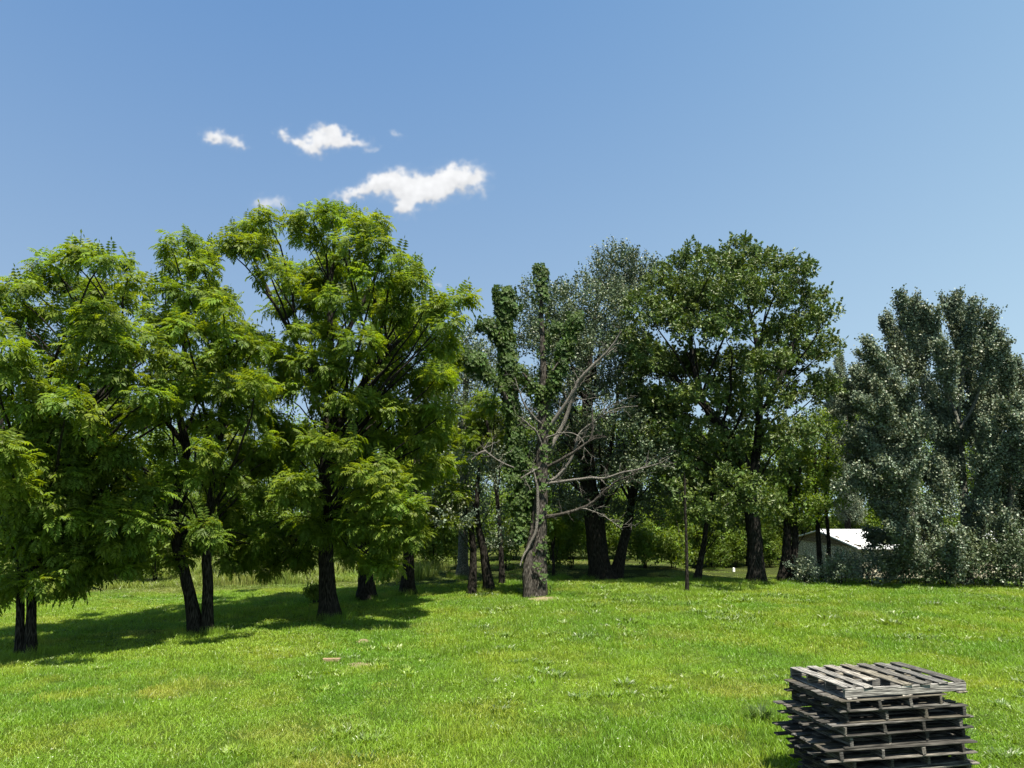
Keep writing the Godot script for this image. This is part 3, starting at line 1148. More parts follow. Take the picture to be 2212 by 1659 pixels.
# -- the wood behind
func far_wood() -> void:
	var spots := [
		[-120, 930, 150, 56, "broad"], [40, 900, 120, 60, "broad"], [190, 960, 110, 57, "broad"], [330, 930, 120, 64, "broad"], [470, 990, 90, 56, "broad"], [540, 900, 70, 66, "pine"],
		[610, 960, 100, 55, "broad"], [745, 930, 120, 62, "broad"], [880, 960, 110, 54, "broad"], [1010, 900, 100, 60, "broad"], [1130, 900, 110, 66, "broad"], [1260, 880, 110, 56, "broad"],
		[1390, 900, 110, 62, "broad"], [1500, 930, 100, 58, "broad"], [1610, 920, 110, 60, "broad"], [1730, 940, 110, 66, "broad"], [1840, 860, 90, 58, "broad"], [1950, 900, 110, 64, "broad"],
		[2080, 880, 120, 58, "broad"], [2230, 850, 140, 60, "broad"],
	]
	var where := ["beyond the leftmost walnut, at the edge of the view", "behind the twin stems of the leftmost walnut", "in the gap beside the leftmost walnut", "behind the forked walnut's leaning stem", "seen between the forked walnut and the tall walnut", "dim grey pine in the gap between the two bigger walnuts",
		"behind the tall walnut's shaded side", "hidden behind the tall walnut's trunk", "behind the thick trunk next to the tall walnut", "behind the young walnut beside the vine column", "just behind the vine-covered dead tree", "behind the bare branches of the dead tree",
		"behind the clump of poplar trunks", "between the poplar clump and the oak", "straight behind the oak's trunk", "between the oak and the shed", "rising over the shed's ridge", "behind the shed's roof",
		"behind the silver aspen", "beyond the aspen at the edge of the view"]
	for i in spots.size():
		var s: Array = spots[i]
		var d: float = s[3]
		var k := d / F
		var base := on_ground(s[0], d)
		var top := at(s[0], s[1], d).y - base.y
		var wide: float = s[2] * k
		var pine: bool = s[4] == "pine"
		var root := thing("pine_tree" if pine else "wood_tree", (where[i] if pine else "green broadleaf tree of the wood " + where[i]), "tree", base, "" if pine else "trees of the wood behind")
		start()
		tube(refine([Vector3(0, -0.1, 0), Vector3(rf(-0.3, 0.3), top * 0.4, 0), Vector3(0, top * 0.9, 0)], 4, 0.05), taper(9, 0.22, 0.04), 8, 0.05)
		part("trunk", finish(), M.bark, root)
		start()
		if pine:
			for j in 150:
				var t := rf(0.12, 1.0)
				var ang := rf(0, TAU)
				var r := wide * (1.05 - t) * sqrt(rng.randf())
				var out := Vector3(cos(ang), -0.15, sin(ang))
				cluster("pine", Transform3D(Basis(Vector3.UP, -ang).scaled(Vector3.ONE * 1.5), Vector3(out.x * r, t * top, out.z * r)))
			part("crown", finish(), M.pine, root).set_meta("kind", "stuff")
		else:
			for j in 13:
				var ang := rf(0, TAU)
				var y := rf(0.08, 0.92)
				var r := wide * 0.62 * sqrt(rng.randf()) * (1.1 - 0.5 * absf(y - 0.45))
				var c := Vector3(cos(ang) * r, top * y, sin(ang) * r)
				if j == 0: c = Vector3(0, top * 0.88, 0)
				var rr := wide * rf(0.34, 0.5)
				sort_of_clump("broad", c, Vector3(rr, rr * 0.8, rr), 120, 1.6, 0.35, -0.5, Vector3(0, top * 0.4, 0))
			part("crown", finish(), M.broad, root).set_meta("kind", "stuff")

	# what lies beyond them reads as one dark mass
	start()
	for i in 5200:
		var d := rf(74.0, 84.0)
		var px := rf(-500.0, 2700.0)
		var p := on_ground(px, d)
		var top := 11.0 + 2.0 * sin(px * 0.013) + 1.3 * sin(px * 0.041 + 1.0)
		p.y += pow(rng.randf(), 0.8) * top
		cluster("broad", Transform3D(Basis(any_dir(), 0.5).scaled(Vector3.ONE * rf(2.6, 4.0)), p))
	var mass := part("distant_wood", finish(), M.broad, self)
	tag(mass, "", "", "", "stuff")

func thicket() -> void:
	# px, py of the foot, half width, height, label
	var rows := [
		[150, 1275, 60, 85, "green bush in the meadow seen behind the leftmost walnut's stems"],
		[255, 1262, 50, 150, "tall sunlit bush under the forked walnut's low hanging bough"],
		[335, 1262, 52, 110, "pale bush in the meadow beside the forked walnut's leaning stem"],
		[500, 1250, 60, 130, "bushy thicket between the forked walnut and the tall walnut"],
		[590, 1255, 55, 95, "sunlit weedy bush just beyond the tall walnut's shadow"],
		[760, 1231, 40, 85, "shaded bush between the tall walnut and the thick trunk behind it"],
		[840, 1231, 36, 66, "low bright bush between the two thick trunks"],
		[935, 1230, 42, 85, "green bush just past the second thick trunk"],
		[985, 1230, 34, 104, "leafy bush before the slim dark trunk"],
		[1095, 1229, 36, 95, "bush between the slim trunks and the dead tree's base"],
		[1205, 1228, 30, 57, "low bright bush beside the dead tree's base"],
		[1235, 1228, 36, 114, "tall yellow-green bush in the gap behind the dead tree"],
		[1395, 1227, 44, 71, "sunlit bush beyond the poplar clump's trunks"],
		[1455, 1227, 40, 58, "wide low bush behind the thin straight sapling"],
		[1540, 1226, 36, 66, "bright bush beside the white bucket"],
		[1590, 1226, 26, 57, "dark bush behind the white bucket"],
		[1665, 1226, 26, 52, "bright bush seen between the oak and the twin trunk"],
		[1744, 1262, 22, 44, "grey-green willow bush before the cream shed wall"],
		[1820, 1264, 34, 50, "pale grey-green bush below the shed's gable"],
		[1885, 1266, 44, 46, "broad bush below the shed's eave"],
		[1960, 1266, 50, 62, "dark bush at the aspen's shaded foot"],
		[2040, 1268, 50, 95, "black-shaded bush around the aspen's leaning stem"],
		[2130, 1270, 50, 110, "shaded bush between the aspen and the last tree"],
		[2205, 1272, 50, 120, "shaded bush at the edge of the view under the last tree"],
	]
	for i in rows.size():
		var r: Array = rows[i]
		var gray: bool = i >= 17
		shrub(r[4], r[0], r[1], r[2], r[3] * (1.3 if i < 17 else 1.0), {"density": 15.0 if not gray else 20.0, "scale": 1.15 if not gray else 0.95, "kind": ("poplar" if i >= 20 else "aspen") if gray else "broad", "called": "willow_bush" if gray else "bush", "group": "bushes along the edge of the wood"})
	# taller growth closing the wood's edge behind them
	var tall := [
		[90, 1212, "tall green thicket far behind the leftmost walnut"], [290, 1211, "tall thicket in the sun behind the forked walnut's hanging bough"], [430, 1212, "tall thicket straight behind the forked walnut"], [560, 1211, "tall thicket between forked and tall walnut, far side of the meadow"],
		[690, 1211, "tall thicket straight behind the tall walnut's trunk"], [820, 1210, "tall thicket behind the two thick shaded trunks"], [960, 1209, "tall thicket behind the slim dark trunks"], [1110, 1209, "tall thicket behind the vine column's foot"],
		[1225, 1208, "tall yellowish thicket filling the gap next to the dead tree"], [1340, 1207, "tall thicket straight behind the poplar clump"], [1440, 1207, "tall thicket beyond the thin straight sapling"], [1560, 1205, "tall thicket behind the white bucket's bush"], [1665, 1206, "tall thicket in the gap between oak and maple"],
	]
	for r in tall:
		shrub(r[2], r[0], r[1], 78, 140, {"density": 11.0, "scale": 1.5, "lumps": 7, "called": "thicket", "category": "thicket", "group": "bushes along the edge of the wood"})
	shrub("small dark round bush at the foot of the tall walnut", 680, 1305, 17, 38, {"density": 90.0, "scale": 0.6, "called": "small_bush"})
	# saplings with bare thin stems
	tree("sapling", "thin straight sapling standing alone in front of the poplar clump and oak", "tree", [[[1484, 1281, 3.5], [1483, 1180, 3], [1480, 1090, 2.2], [1478, 1020, 1.2]]],
		[[1478, 1025, 22], [1460, 1065, 20], [1498, 1075, 20], [1470, 1105, 18]], {"bark": M.bark, "kind": "oak", "density": 9.0, "deep": 1.0, "back": 0.4, "bough": 0.02})
	tree("leaning_sapling", "slim dark tree leaning toward the oak behind the thin sapling", "tree", [[[1503, 1256, 7], [1518, 1190, 6], [1530, 1110, 4.5], [1545, 1030, 3]]],
		[[1545, 1020, 45], [1515, 1070, 40], [1570, 1080, 42], [1500, 1120, 30], [1580, 1140, 36], [1545, 1130, 34]], {"bark": M.bark, "kind": "oak", "density": 8.0, "deep": 1.6, "back": 0.5, "bough": 0.03})

func poplars() -> void:
	var grey := {"bark": M.aspen_bark, "kind": "poplar", "density": 25.0, "deep": 2.2, "back": 0.6, "shelf": 3000.0, "bough": 0.06, "lower": -0.6, "inner": 0.3}
	# the clump behind the dead tree
	grey.bark = M.bark
	tree("poplar_tree", "big grey-green poplar with three thick trunks behind the dead tree's bare branches", "tree",
		[[[1300, 1252, 24], [1285, 1150, 19], [1274, 1040, 15], [1268, 900, 11], [1275, 760, 6], [1290, 640, 3]], [[1326, 1254, 13], [1352, 1150, 10], [1372, 1040, 8], [1385, 900, 6], [1380, 740, 3]], [[1320, 1272, 6], [1306, 1180, 6], [1300, 1080, 5], [1320, 960, 4], [1340, 820, 3]]],
		[[1330, 550, 36], [1300, 580, 34], [1365, 570, 40], [1395, 590, 38], [1250, 625, 36], [1215, 640, 36], [1165, 630, 34], [1140, 670, 32], [1190, 690, 42], [1250, 690, 46], [1310, 650, 46], [1365, 650, 46],
		[1225, 750, 46], [1160, 740, 36], [1290, 760, 46], [1350, 740, 46], [1215, 830, 42], [1270, 850, 42], [1330, 840, 42], [1390, 800, 40], [1195, 900, 34], [1250, 940, 36], [1400, 900, 40], [1345, 930, 38], [1230, 1020, 30], [1290, 1010, 32], [1410, 1000, 40], [1360, 1030, 34], [1430, 1080, 36], [1240, 1090, 26], [1390, 1110, 34], [1330, 1110, 26], [1440, 940, 40, 2], [1450, 1000, 40, 2], [1420, 880, 36], [1310, 900, 40], [1200, 960, 34, 2], [1270, 960, 36, 2], [1380, 960, 40, 2], [1330, 1000, 36, 2], [1160, 830, 34, 2], [1150, 900, 34, 2], [1160, 980, 34, 3], [1220, 1080, 30, 3], [1290, 1080, 30, 3]], grey)
	# grey crowns between the tall walnut and the vine column
	var g2 := grey.duplicate()
	g2.bark = M.aspen_bark
	g2.d = 34.0
	tree("grey_poplar", "silvery poplar crown showing between the tall walnut and the vine column", "tree", [[[1000, 1240, 11], [1002, 1000, 8], [1006, 800, 4]]],
		[[1004, 738, 26], [980, 765, 30], [1030, 770, 30], [955, 800, 32], [1005, 815, 40], [1055, 830, 34], [960, 865, 36], [1025, 885, 40], [1070, 760, 30], [940, 760, 24], [975, 930, 40], [1040, 950, 40], [930, 850, 30], [1080, 900, 34]], g2)
	tree("grey_leaf_tree", "dark slim-trunked tree with small grey leaves close to the dead tree", "tree",
		[[[1058, 1281, 11], [1045, 1190, 8], [1030, 1110, 6], [1035, 1010, 3]], [[1020, 1269, 8], [1022, 1180, 7], [1012, 1110, 5], [1000, 1050, 3]]],
		[[1030, 1030, 38], [1075, 1060, 34], [985, 1075, 38], [1020, 1100, 36], [1065, 1125, 34], [975, 1130, 34], [1090, 1170, 22], [1040, 1165, 26], [950, 1090, 30], [1085, 1000, 30], [985, 1010, 32]], {"bark": M.bark, "kind": "aspen", "density": 10.0, "deep": 1.3, "back": 0.6, "bough": 0.03})
	# the silver aspen beside the shed
	var pl := {"bark": M.aspen_bark, "kind": "aspen", "density": 18.0, "deep": 2.4, "back": 0.75}
	plume_tree("aspen_tree", "tall silver-leaved aspen with feathery upright plumes beside the shed", "tree",
		[[[2090, 1266, 12], [2086, 1160, 9, 0.6], [2082, 1050, 7, 0.9], [2076, 960, 5.5, 0.9], [2070, 905, 4.5, 0.6], [2080, 800, 4], [2078, 690, 2]], [[2072, 915, 3.5], [2040, 820, 2.5, 0.8], [2005, 720, 1.8, 1.0], [1975, 660, 1, 1.0]], [[2074, 925, 3], [2110, 860, 3], [2128, 770, 2]], [[2010, 1264, 7], [1985, 1180, 6], [1965, 1090, 5], [1950, 980, 3]]],
		[[1985, 760, 1943, 632, 30], [2000, 760, 1968, 645, 26], [1965, 800, 1908, 690, 42], [2035, 760, 1995, 660, 30], [2075, 780, 2068, 632, 30], [2085, 770, 2045, 645, 24], [2095, 780, 2100, 645, 24], [2110, 800, 2136, 672, 26], [2125, 830, 2165, 715, 34],
		[1940, 850, 1870, 735, 46], [1925, 890, 1840, 800, 46], [2000, 860, 1960, 740, 50], [2050, 870, 2030, 740, 46], [2090, 860, 2085, 740, 46], [2130, 890, 2150, 770, 40], [1950, 940, 1850, 860, 54], [1990, 940, 1930, 830, 54], [2050, 950, 2010, 830, 54], [2110, 950, 2110, 830, 50],
		[1940, 1010, 1840, 930, 50], [1990, 1020, 1920, 920, 54], [2060, 1030, 2030, 910, 54], [2120, 1020, 2140, 900, 48], [1930, 1080, 1850, 1010, 44], [1980, 1100, 1910, 1000, 54], [2050, 1110, 2020, 990, 54], [2120, 1100, 2140, 980, 50], [1970, 1160, 1895, 1090, 40], [2040, 1190, 1990, 1080, 48], [2110, 1190, 2110, 1080, 48], [1990, 1220, 1930, 1140, 34], [2060, 1250, 2060, 1150, 40]], pl)
	plume_tree("edge_aspen", "grey-green aspen cut by the picture's edge past the silver aspen", "tree",
		[[[2160, 1264, 9], [2172, 1160, 7], [2185, 1050, 5], [2190, 900, 3]], [[2215, 1268, 8], [2222, 1100, 6], [2230, 900, 3]]],
		[[2180, 870, 2170, 755, 30], [2200, 880, 2200, 780, 34], [2225, 890, 2235, 790, 36], [2160, 930, 2150, 830, 40], [2200, 960, 2195, 860, 46], [2240, 970, 2260, 860, 50], [2165, 1030, 2150, 930, 42], [2210, 1050, 2210, 940, 50], [2260, 1050, 2280, 930, 50], [2170, 1120, 2160, 1020, 44], [2220, 1140, 2220, 1030, 50], [2180, 1210, 2170, 1110, 44], [2230, 1220, 2240, 1110, 50], [2290, 1150, 2300, 1000, 60], [2300, 1260, 2300, 1130, 60]], pl)
	# thin crowns that close the dip between oak and aspen
	var p3 := pl.duplicate()
	p3.d = 55.0
	p3.bark = M.bark
	plume_tree("hazy_poplar", "pale small-leaved poplar filling the dip between oak and silver aspen", "tree", [[[1832, 1245, 8], [1830, 1000, 5], [1826, 850, 2]]],
		[[1826, 880, 1815, 765, 26], [1840, 890, 1850, 790, 28], [1805, 900, 1790, 800, 30], [1820, 960, 1800, 850, 36], [1850, 970, 1865, 860, 36], [1815, 1040, 1790, 930, 40], [1850, 1050, 1865, 940, 40], [1835, 1120, 1835, 1010, 46]], p3)

func oaks() -> void:
	var o := {"bark": M.oak_bark, "kind": "oak", "density": 27.0, "deep": 2.4, "back": 0.5, "shrink": 0.88, "shelf": 3000.0, "bough": 0.05, "lower": -0.5, "inner": 0.3}
	tree("oak_tree", "large dark glossy-leaved oak with a broad rounded crown and flared trunk", "tree",
		[[[1635, 1262, 17], [1630, 1170, 16], [1620, 1080, 15], [1607, 1000, 12], [1570, 935, 10], [1530, 890, 8], [1500, 800, 5], [1490, 690, 3]], [[1622, 1075, 11], [1632, 1000, 10], [1640, 900, 8], [1640, 780, 6], [1612, 640, 3]], [[1640, 900, 6], [1690, 810, 5], [1720, 720, 3]]],
		[[1595, 545, 36], [1570, 580, 36], [1625, 570, 36], [1500, 560, 34], [1465, 580, 34], [1535, 590, 34], [1660, 580, 36], [1700, 590, 34], [1735, 600, 30], [1430, 620, 36], [1480, 640, 44], [1540, 650, 46], [1600, 640, 46], [1660, 640, 44], [1715, 650, 42], [1755, 650, 30],
		[1390, 670, 36], [1440, 700, 46], [1500, 720, 46], [1570, 720, 44], [1690, 720, 44], [1750, 710, 40], [1785, 690, 24], [1360, 740, 34], [1400, 780, 44], [1470, 790, 46], [1540, 790, 46], [1600, 790, 36], [1660, 790, 42], [1725, 780, 46], [1780, 760, 32],
		[1380, 860, 40], [1440, 870, 44], [1510, 860, 40], [1590, 870, 44], [1660, 870, 46], [1730, 860, 44], [1780, 840, 30], [1430, 950, 40], [1490, 940, 40], [1560, 960, 36], [1650, 950, 42], [1710, 940, 42], [1470, 1020, 36], [1530, 1030, 36], [1680, 1020, 36], [1590, 1050, 34], [1560, 1100, 30], [1650, 1090, 32]], o)
	tree("maple_tree", "twin-trunked maple with light low leaves between the oak and the shed", "tree",
		[[[1692, 1258, 12], [1700, 1180, 9], [1702, 1100, 7], [1710, 1000, 4]], [[1704, 1258, 9], [1718, 1180, 7], [1716, 1100, 6], [1730, 1010, 3]]],
		[[1715, 1000, 34], [1690, 1040, 34], [1740, 1040, 34], [1720, 1080, 34], [1675, 1090, 30], [1750, 1090, 30], [1760, 1125, 24], [1700, 1120, 26], [1735, 1125, 24]], {"bark": M.bark, "kind": "broad", "density": 12.0, "deep": 1.5, "back": 0.5, "bough": 0.04})
	tree("young_maple", "slender bright green tree on two thin stems right before the shed", "tree",
		[[[1774, 1256, 6], [1768, 1170, 5], [1764, 1080, 4], [1760, 960, 2]], [[1788, 1256, 4.5], [1790, 1170, 4], [1784, 1080, 3], [1790, 960, 2]]],
		[[1765, 905, 30], [1790, 930, 30], [1740, 940, 32], [1770, 970, 36], [1805, 980, 28], [1745, 1000, 34], [1785, 1020, 34], [1760, 1060, 30], [1810, 1050, 28], [1800, 1090, 26], [1770, 1100, 26]], {"bark": M.bark, "kind": "broad", "density": 12.0, "deep": 1.4, "back": 0.5, "bough": 0.035})

func dead_tree() -> void:
	var base := hit(1152, 1290)
	var d := -base.z
	var k := d / F
	var root := thing("dead_tree", "mostly dead tree with bare grey branches and creeper climbing its trunk", "tree", base)
	# the old trunk: a hollowed double foot that closes to one stem
	var trunk := [[1158, 1288, 24, 0], [1160, 1230, 22, 0], [1164, 1150, 19, 0], [1168, 1060, 16, 0], [1172, 960, 13.5, 0], [1174, 860, 10, 0], [1172, 760, 7, 0], [1169, 660, 5, 0], [1167, 590, 3, 0]]
	var path := []
	var rr := []
	for q in trunk:
		path.append(at(q[0], q[1], d) - base)
		rr.append(q[2] * k)
	path[0].y = -0.15
	var fine := refine(path, 6, 0.015)
	var fr := []
	for i in fine.size():
		var j := mini(i / 6, rr.size() - 2)
		fr.append(lerpf(rr[j], rr[j + 1], i / 6.0 - j) * 0.92 + 0.09 * exp(-fine[i].y * 2.2))
	start()
	tube(fine, fr, 18, 0.06)
	part("trunk", finish(), M.dead_bark, root)
	var pieces := [
		["stump", M.dead_bark, [[1141, 1289, 15, -0.25], [1140, 1240, 13, -0.25], [1143, 1190, 10, -0.2], [1148, 1150, 5, -0.15], [1150, 1128, 2, -0.1]]],
		["stripped_bark", M.dead_wood, [[1124, 1222, 2, -0.5], [1131, 1200, 3, -0.45], [1142, 1182, 4, -0.4], [1156, 1150, 5, -0.4], [1161, 1120, 5.5, -0.38], [1161, 1060, 5, -0.36], [1157, 1035, 4, -0.36], [1150, 1012, 2.5, -0.36]]],
		["branch", M.dead_wood, [[1176, 955, 8, 0], [1181, 931, 7, 0], [1206, 896, 6.5, -0.2], [1241, 843, 6, -0.5], [1254, 817, 5.5, -0.6], [1287, 784, 5, -0.8], [1313, 758, 3.5, -1.0], [1343, 715, 1.6, -1.2]]],
		["branch", M.dead_wood, [[1176, 985, 8, 0.3], [1214, 923, 7, 0.6], [1236, 860, 6, 0.5], [1248, 830, 5.5, 0.2], [1275, 795, 4.5, -0.2], [1304, 770, 3, -0.4], [1328, 751, 1.5, -0.5]]],
		["branch", M.dead_wood, [[1176, 1046, 7, 0], [1215, 1040, 5.5, -0.4], [1269, 1033, 5, -0.9], [1306, 1033, 4.5, -1.3], [1340, 1022, 4, -1.6], [1386, 1012, 3, -2.0], [1423, 1002, 2.2, -2.2], [1440, 992, 1.2, -2.4]]],
		["branch", M.dead_bark, [[1172, 1116, 8, 0], [1203, 1113, 7, -0.5], [1252, 1100, 6.5, -1.0], [1284, 1083, 5.5, -1.3], [1306, 1061, 4.5, -1.5], [1330, 1041, 3.5, -1.7], [1349, 1032, 2.5, -1.9], [1374, 1022, 1.4, -2.0]]],
		["branch", M.dead_wood, [[1252, 1100, 3, -1.0], [1264, 1099, 2.6, -1.2], [1296, 1110, 2.2, -1.5], [1320, 1125, 1.6, -1.8], [1345, 1144, 1.0, -2.0]]],
		["branch", M.dead_bark, [[1176, 1012, 7, 0], [1222, 988, 6, -0.4], [1259, 963, 5, -0.7], [1277, 946, 4.5, -0.8], [1281, 915, 3.5, -0.8], [1278, 870, 1.5, -0.8]]],
		["branch", M.dead_wood, [[1178, 1040, 6.5, 0.4], [1193, 1037, 6, 0.4], [1216, 1016, 5.5, 0.5], [1234, 990, 5, 0.5], [1252, 937, 4.5, 0.4], [1278, 915, 4, 0.2], [1305, 897, 3.2, 0], [1332, 883, 2.4, -0.2], [1378, 877, 1.2, -0.4]]],
		["branch", M.dead_wood, [[1180, 946, 3, -0.2], [1211, 935, 2.5, -0.4], [1240, 937, 2.2, -0.6], [1258, 951, 2, -0.7], [1263, 970, 1.2, -0.7]]],
		["branch", M.dead_wood, [[1168, 955, 5, -0.2], [1158, 931, 4.5, -0.4], [1145, 921, 3.5, -0.5], [1132, 908, 2.5, -0.6], [1120, 899, 1.2, -0.7]]],
		["branch", M.dead_wood, [[1168, 915, 5, -0.2], [1158, 905, 4, -0.3], [1132, 873, 3, -0.5], [1121, 843, 2.2, -0.6], [1112, 815, 1.2, -0.6]]],
		["branch", M.dead_wood, [[1166, 1010, 4, -0.2], [1150, 1018, 3.5, -0.4], [1133, 1028, 2.5, -0.6], [1124, 1033, 1.3, -0.7]]],
		["branch", M.dead_bark, [[1164, 1000, 6, 0.2], [1138, 985, 5.5, 0.4], [1120, 960, 5, 0.3], [1105, 930, 4, 0.2]]],
		["branch", M.dead_wood, [[1110, 1010, 3, -0.6], [1085, 1000, 3.5, -0.9], [1062, 985, 3.5, -1.1], [1046, 972, 3.2, -1.2], [1055, 956, 2.2, -1.2]]],
		["branch", M.dead_wood, [[1049, 974, 3.4, -1.2], [1037, 978, 3, -1.3], [1018, 994, 1.5, -1.3]]],
		["branch", M.dead_wood, [[1240, 858, 2.4, -0.4], [1263, 863, 2, -0.7], [1288, 858, 1, -0.9]]],
		["branch", M.dead_wood, [[1262, 938, 2, 0.3], [1290, 905, 1.8, 0], [1306, 885, 1.6, -0.2], [1332, 868, 1.0, -0.4]]],
	]
	var thick := 0
	for p in pieces:
		thick += 1
		var pp := []
		var pr := []
		for q in p[2]:
			pp.append(at(q[0], q[1], d + q[3]) - base)
			pr.append(q[2] * k * ((0.68 if thick < 5 else 0.54) if p[0] == "branch" else 0.62 if p[0] == "stripped_bark" else 0.85))
		if p[0] == "stump": pp[0].y = -0.12
		var f := refine(pp, 4, 0.02 if pr[0] > 0.04 else 0.012)
		var r2 := []
		for i in f.size():
			var j := mini(i / 4, pr.size() - 2)
			r2.append(lerpf(pr[j], pr[j + 1], i / 4.0 - j))
		start()
		tube(f, r2, 12 if pr[0] > 0.12 else 8, 0.1)
		# bare twigs off the branches, forking once more
		if p[0] == "branch":
			for i in range(2, f.size() - 1):
				for n in 1:
					if rng.randf() < 0.3: continue
					var t: Vector3 = (f[i + 1] - f[i - 1]).normalized()
					var side := (any_dir() + t * 0.8 + Vector3(0, 0.3, 0)).normalized()
					var l := rf(0.2, 0.8)
					var w := refine([f[i], f[i] + side * l * 0.5 + any_dir() * 0.08, f[i] + side * l + any_dir() * 0.16], 3, 0.025)
					tube(w, taper(w.size(), minf(r2[i] * 0.5, 0.014), 0.004), 5)
					for m in 2:
						var q: Vector3 = w[rng.randi_range(1, w.size() - 2)]
						var e := (any_dir() + side).normalized() * rf(0.12, 0.4)
						tube([q, q + e * 0.5 + any_dir() * 0.03, q + e], [0.006, 0.005, 0.003], 4)
		part(p[0], finish(), p[1], root)
	# the limbs that carry the creeper
	var limbs := [
		[[1158, 1180, 8, 0.3], [1140, 1100, 9, 0.3], [1122, 1000, 9, 0.2], [1108, 900, 9, 0.1], [1098, 800, 8, 0], [1092, 700, 7, 0], [1090, 640, 4, 0]],
		[[1112, 905, 6, 0.1], [1085, 845, 5, -0.3], [1050, 800, 4, -0.6], [1012, 772, 2, -0.9]],
		[[1098, 760, 5, 0], [1080, 725, 4, -0.2], [1050, 700, 2, -0.4]],
		[[1176, 890, 7, 0], [1190, 845, 6.5, -0.2], [1205, 800, 6, -0.3], [1224, 745, 5.5, -0.4], [1245, 690, 4, -0.5]],
		[[1170, 860, 5, -0.1], [1150, 830, 4, -0.3], [1128, 805, 2, -0.4]],
		[[1222, 750, 2.4, -0.4], [1212, 770, 2.2, -0.5], [1195, 800, 1.6, -0.6]],
	]
	var skeleton := []
	for l in limbs:
		var pp := []
		var pr := []
		for q in l:
			pp.append(at(q[0], q[1], d + q[3]) - base)
			pr.append(q[2] * k)
		var f := refine(pp, 5, 0.02)
		var r2 := []
		for i in f.size():
			var j := mini(i / 5, pr.size() - 2)
			r2.append(lerpf(pr[j], pr[j + 1], i / 5.0 - j))
		start()
		tube(f, r2, 9, 0.08)
		part("limb", finish(), M.dead_bark, root)
		skeleton.append(f)
	# creeper: dense sleeves on the limbs, thin on the trunk
	var vine := thing("climbing_vine", "dark green creeper wrapped round the dead tree's columns in shaggy sleeves", "vine", base)
	var sleeves := [[0, 14.0, 17.0, 38], [1, 9.0, 14.0, 9], [2, 9.0, 17.0, 8], [3, 9.0, 13.0, 14], [4, 6.0, 12.0, 5]]
	start()
	for s in sleeves:
		var f: Array = skeleton[s[0]]
		for i in f.size():
			var t := float(i) / (f.size() - 1)
			if s[0] == 1 and t < 0.5 and i % 3: continue
			if s[0] == 3 and t < 0.25: continue
			for j in s[3]:
				var dir := any_dir()
				dir.y *= 0.4
				dir = dir.normalized()
				var r: float = lerpf(s[1], s[2], smoothstep(0.55, 0.95, t)) * k * rf(0.4, 1.05) * (1.0 + 0.3 * sin(t * 21.0 + s[0] * 2.0))
				var p: Vector3 = f[i] + dir * r + Vector3(0, rf(-0.25, 0.2), 0)
				cluster("creeper", Transform3D(Basis(Vector3.UP, atan2(-dir.z, dir.x) + rf(-0.4, 0.4)).scaled(Vector3.ONE * rf(0.8, 1.2)), p))
	for i in range(4, fine.size()):
		var t := float(i) / (fine.size() - 1)
		var n := 3 if t < 0.5 else 3
		if t > 0.9: n = 12
		if i < 9: n = 1
		for j in n:
			var dir := any_dir()
			dir.y *= 0.3
			dir = (dir + Vector3(0.4, 0, 0)).normalized()
			var r: float = fr[i] + k * (rf(1, 6) if t < 0.9 else rf(2, 13))
			cluster("creeper", Transform3D(Basis(Vector3.UP, atan2(-dir.z, dir.x) + rf(-0.4, 0.4)).scaled(Vector3.ONE * rf(0.7, 1.1)), fine[i] + dir * r + Vector3(0, rf(-0.2, 0.2), 0)))
	# loose bunches that hang away from the limbs
	for b in [[1012, 775, 24, -0.9], [1030, 785, 16, -0.8], [1052, 702, 20, -0.4], [1202, 708, 12, -0.3], [1244, 692, 11, -0.5], [1090, 640, 20, 0], [1098, 660, 24, 0], [1165, 588, 13, 0], [1130, 1000, 22, 0.1], [1142, 1060, 22, 0.1], [1118, 1090, 26, 0.1], [1128, 1150, 24, 0.1], [1105, 1030, 20, 0.1]]:
		var c := at(b[0], b[1], d + b[3]) - base
		var r: float = b[2] * k
		sort_of_clump("creeper", c, Vector3(r, r * 1.1, r), int(10 + r * r * 160), 0.95, 0.3, -0.9, c - Vector3(0, 0.2, 0))
	part("foliage", finish(), M.creeper, vine).set_meta("kind", "stuff")

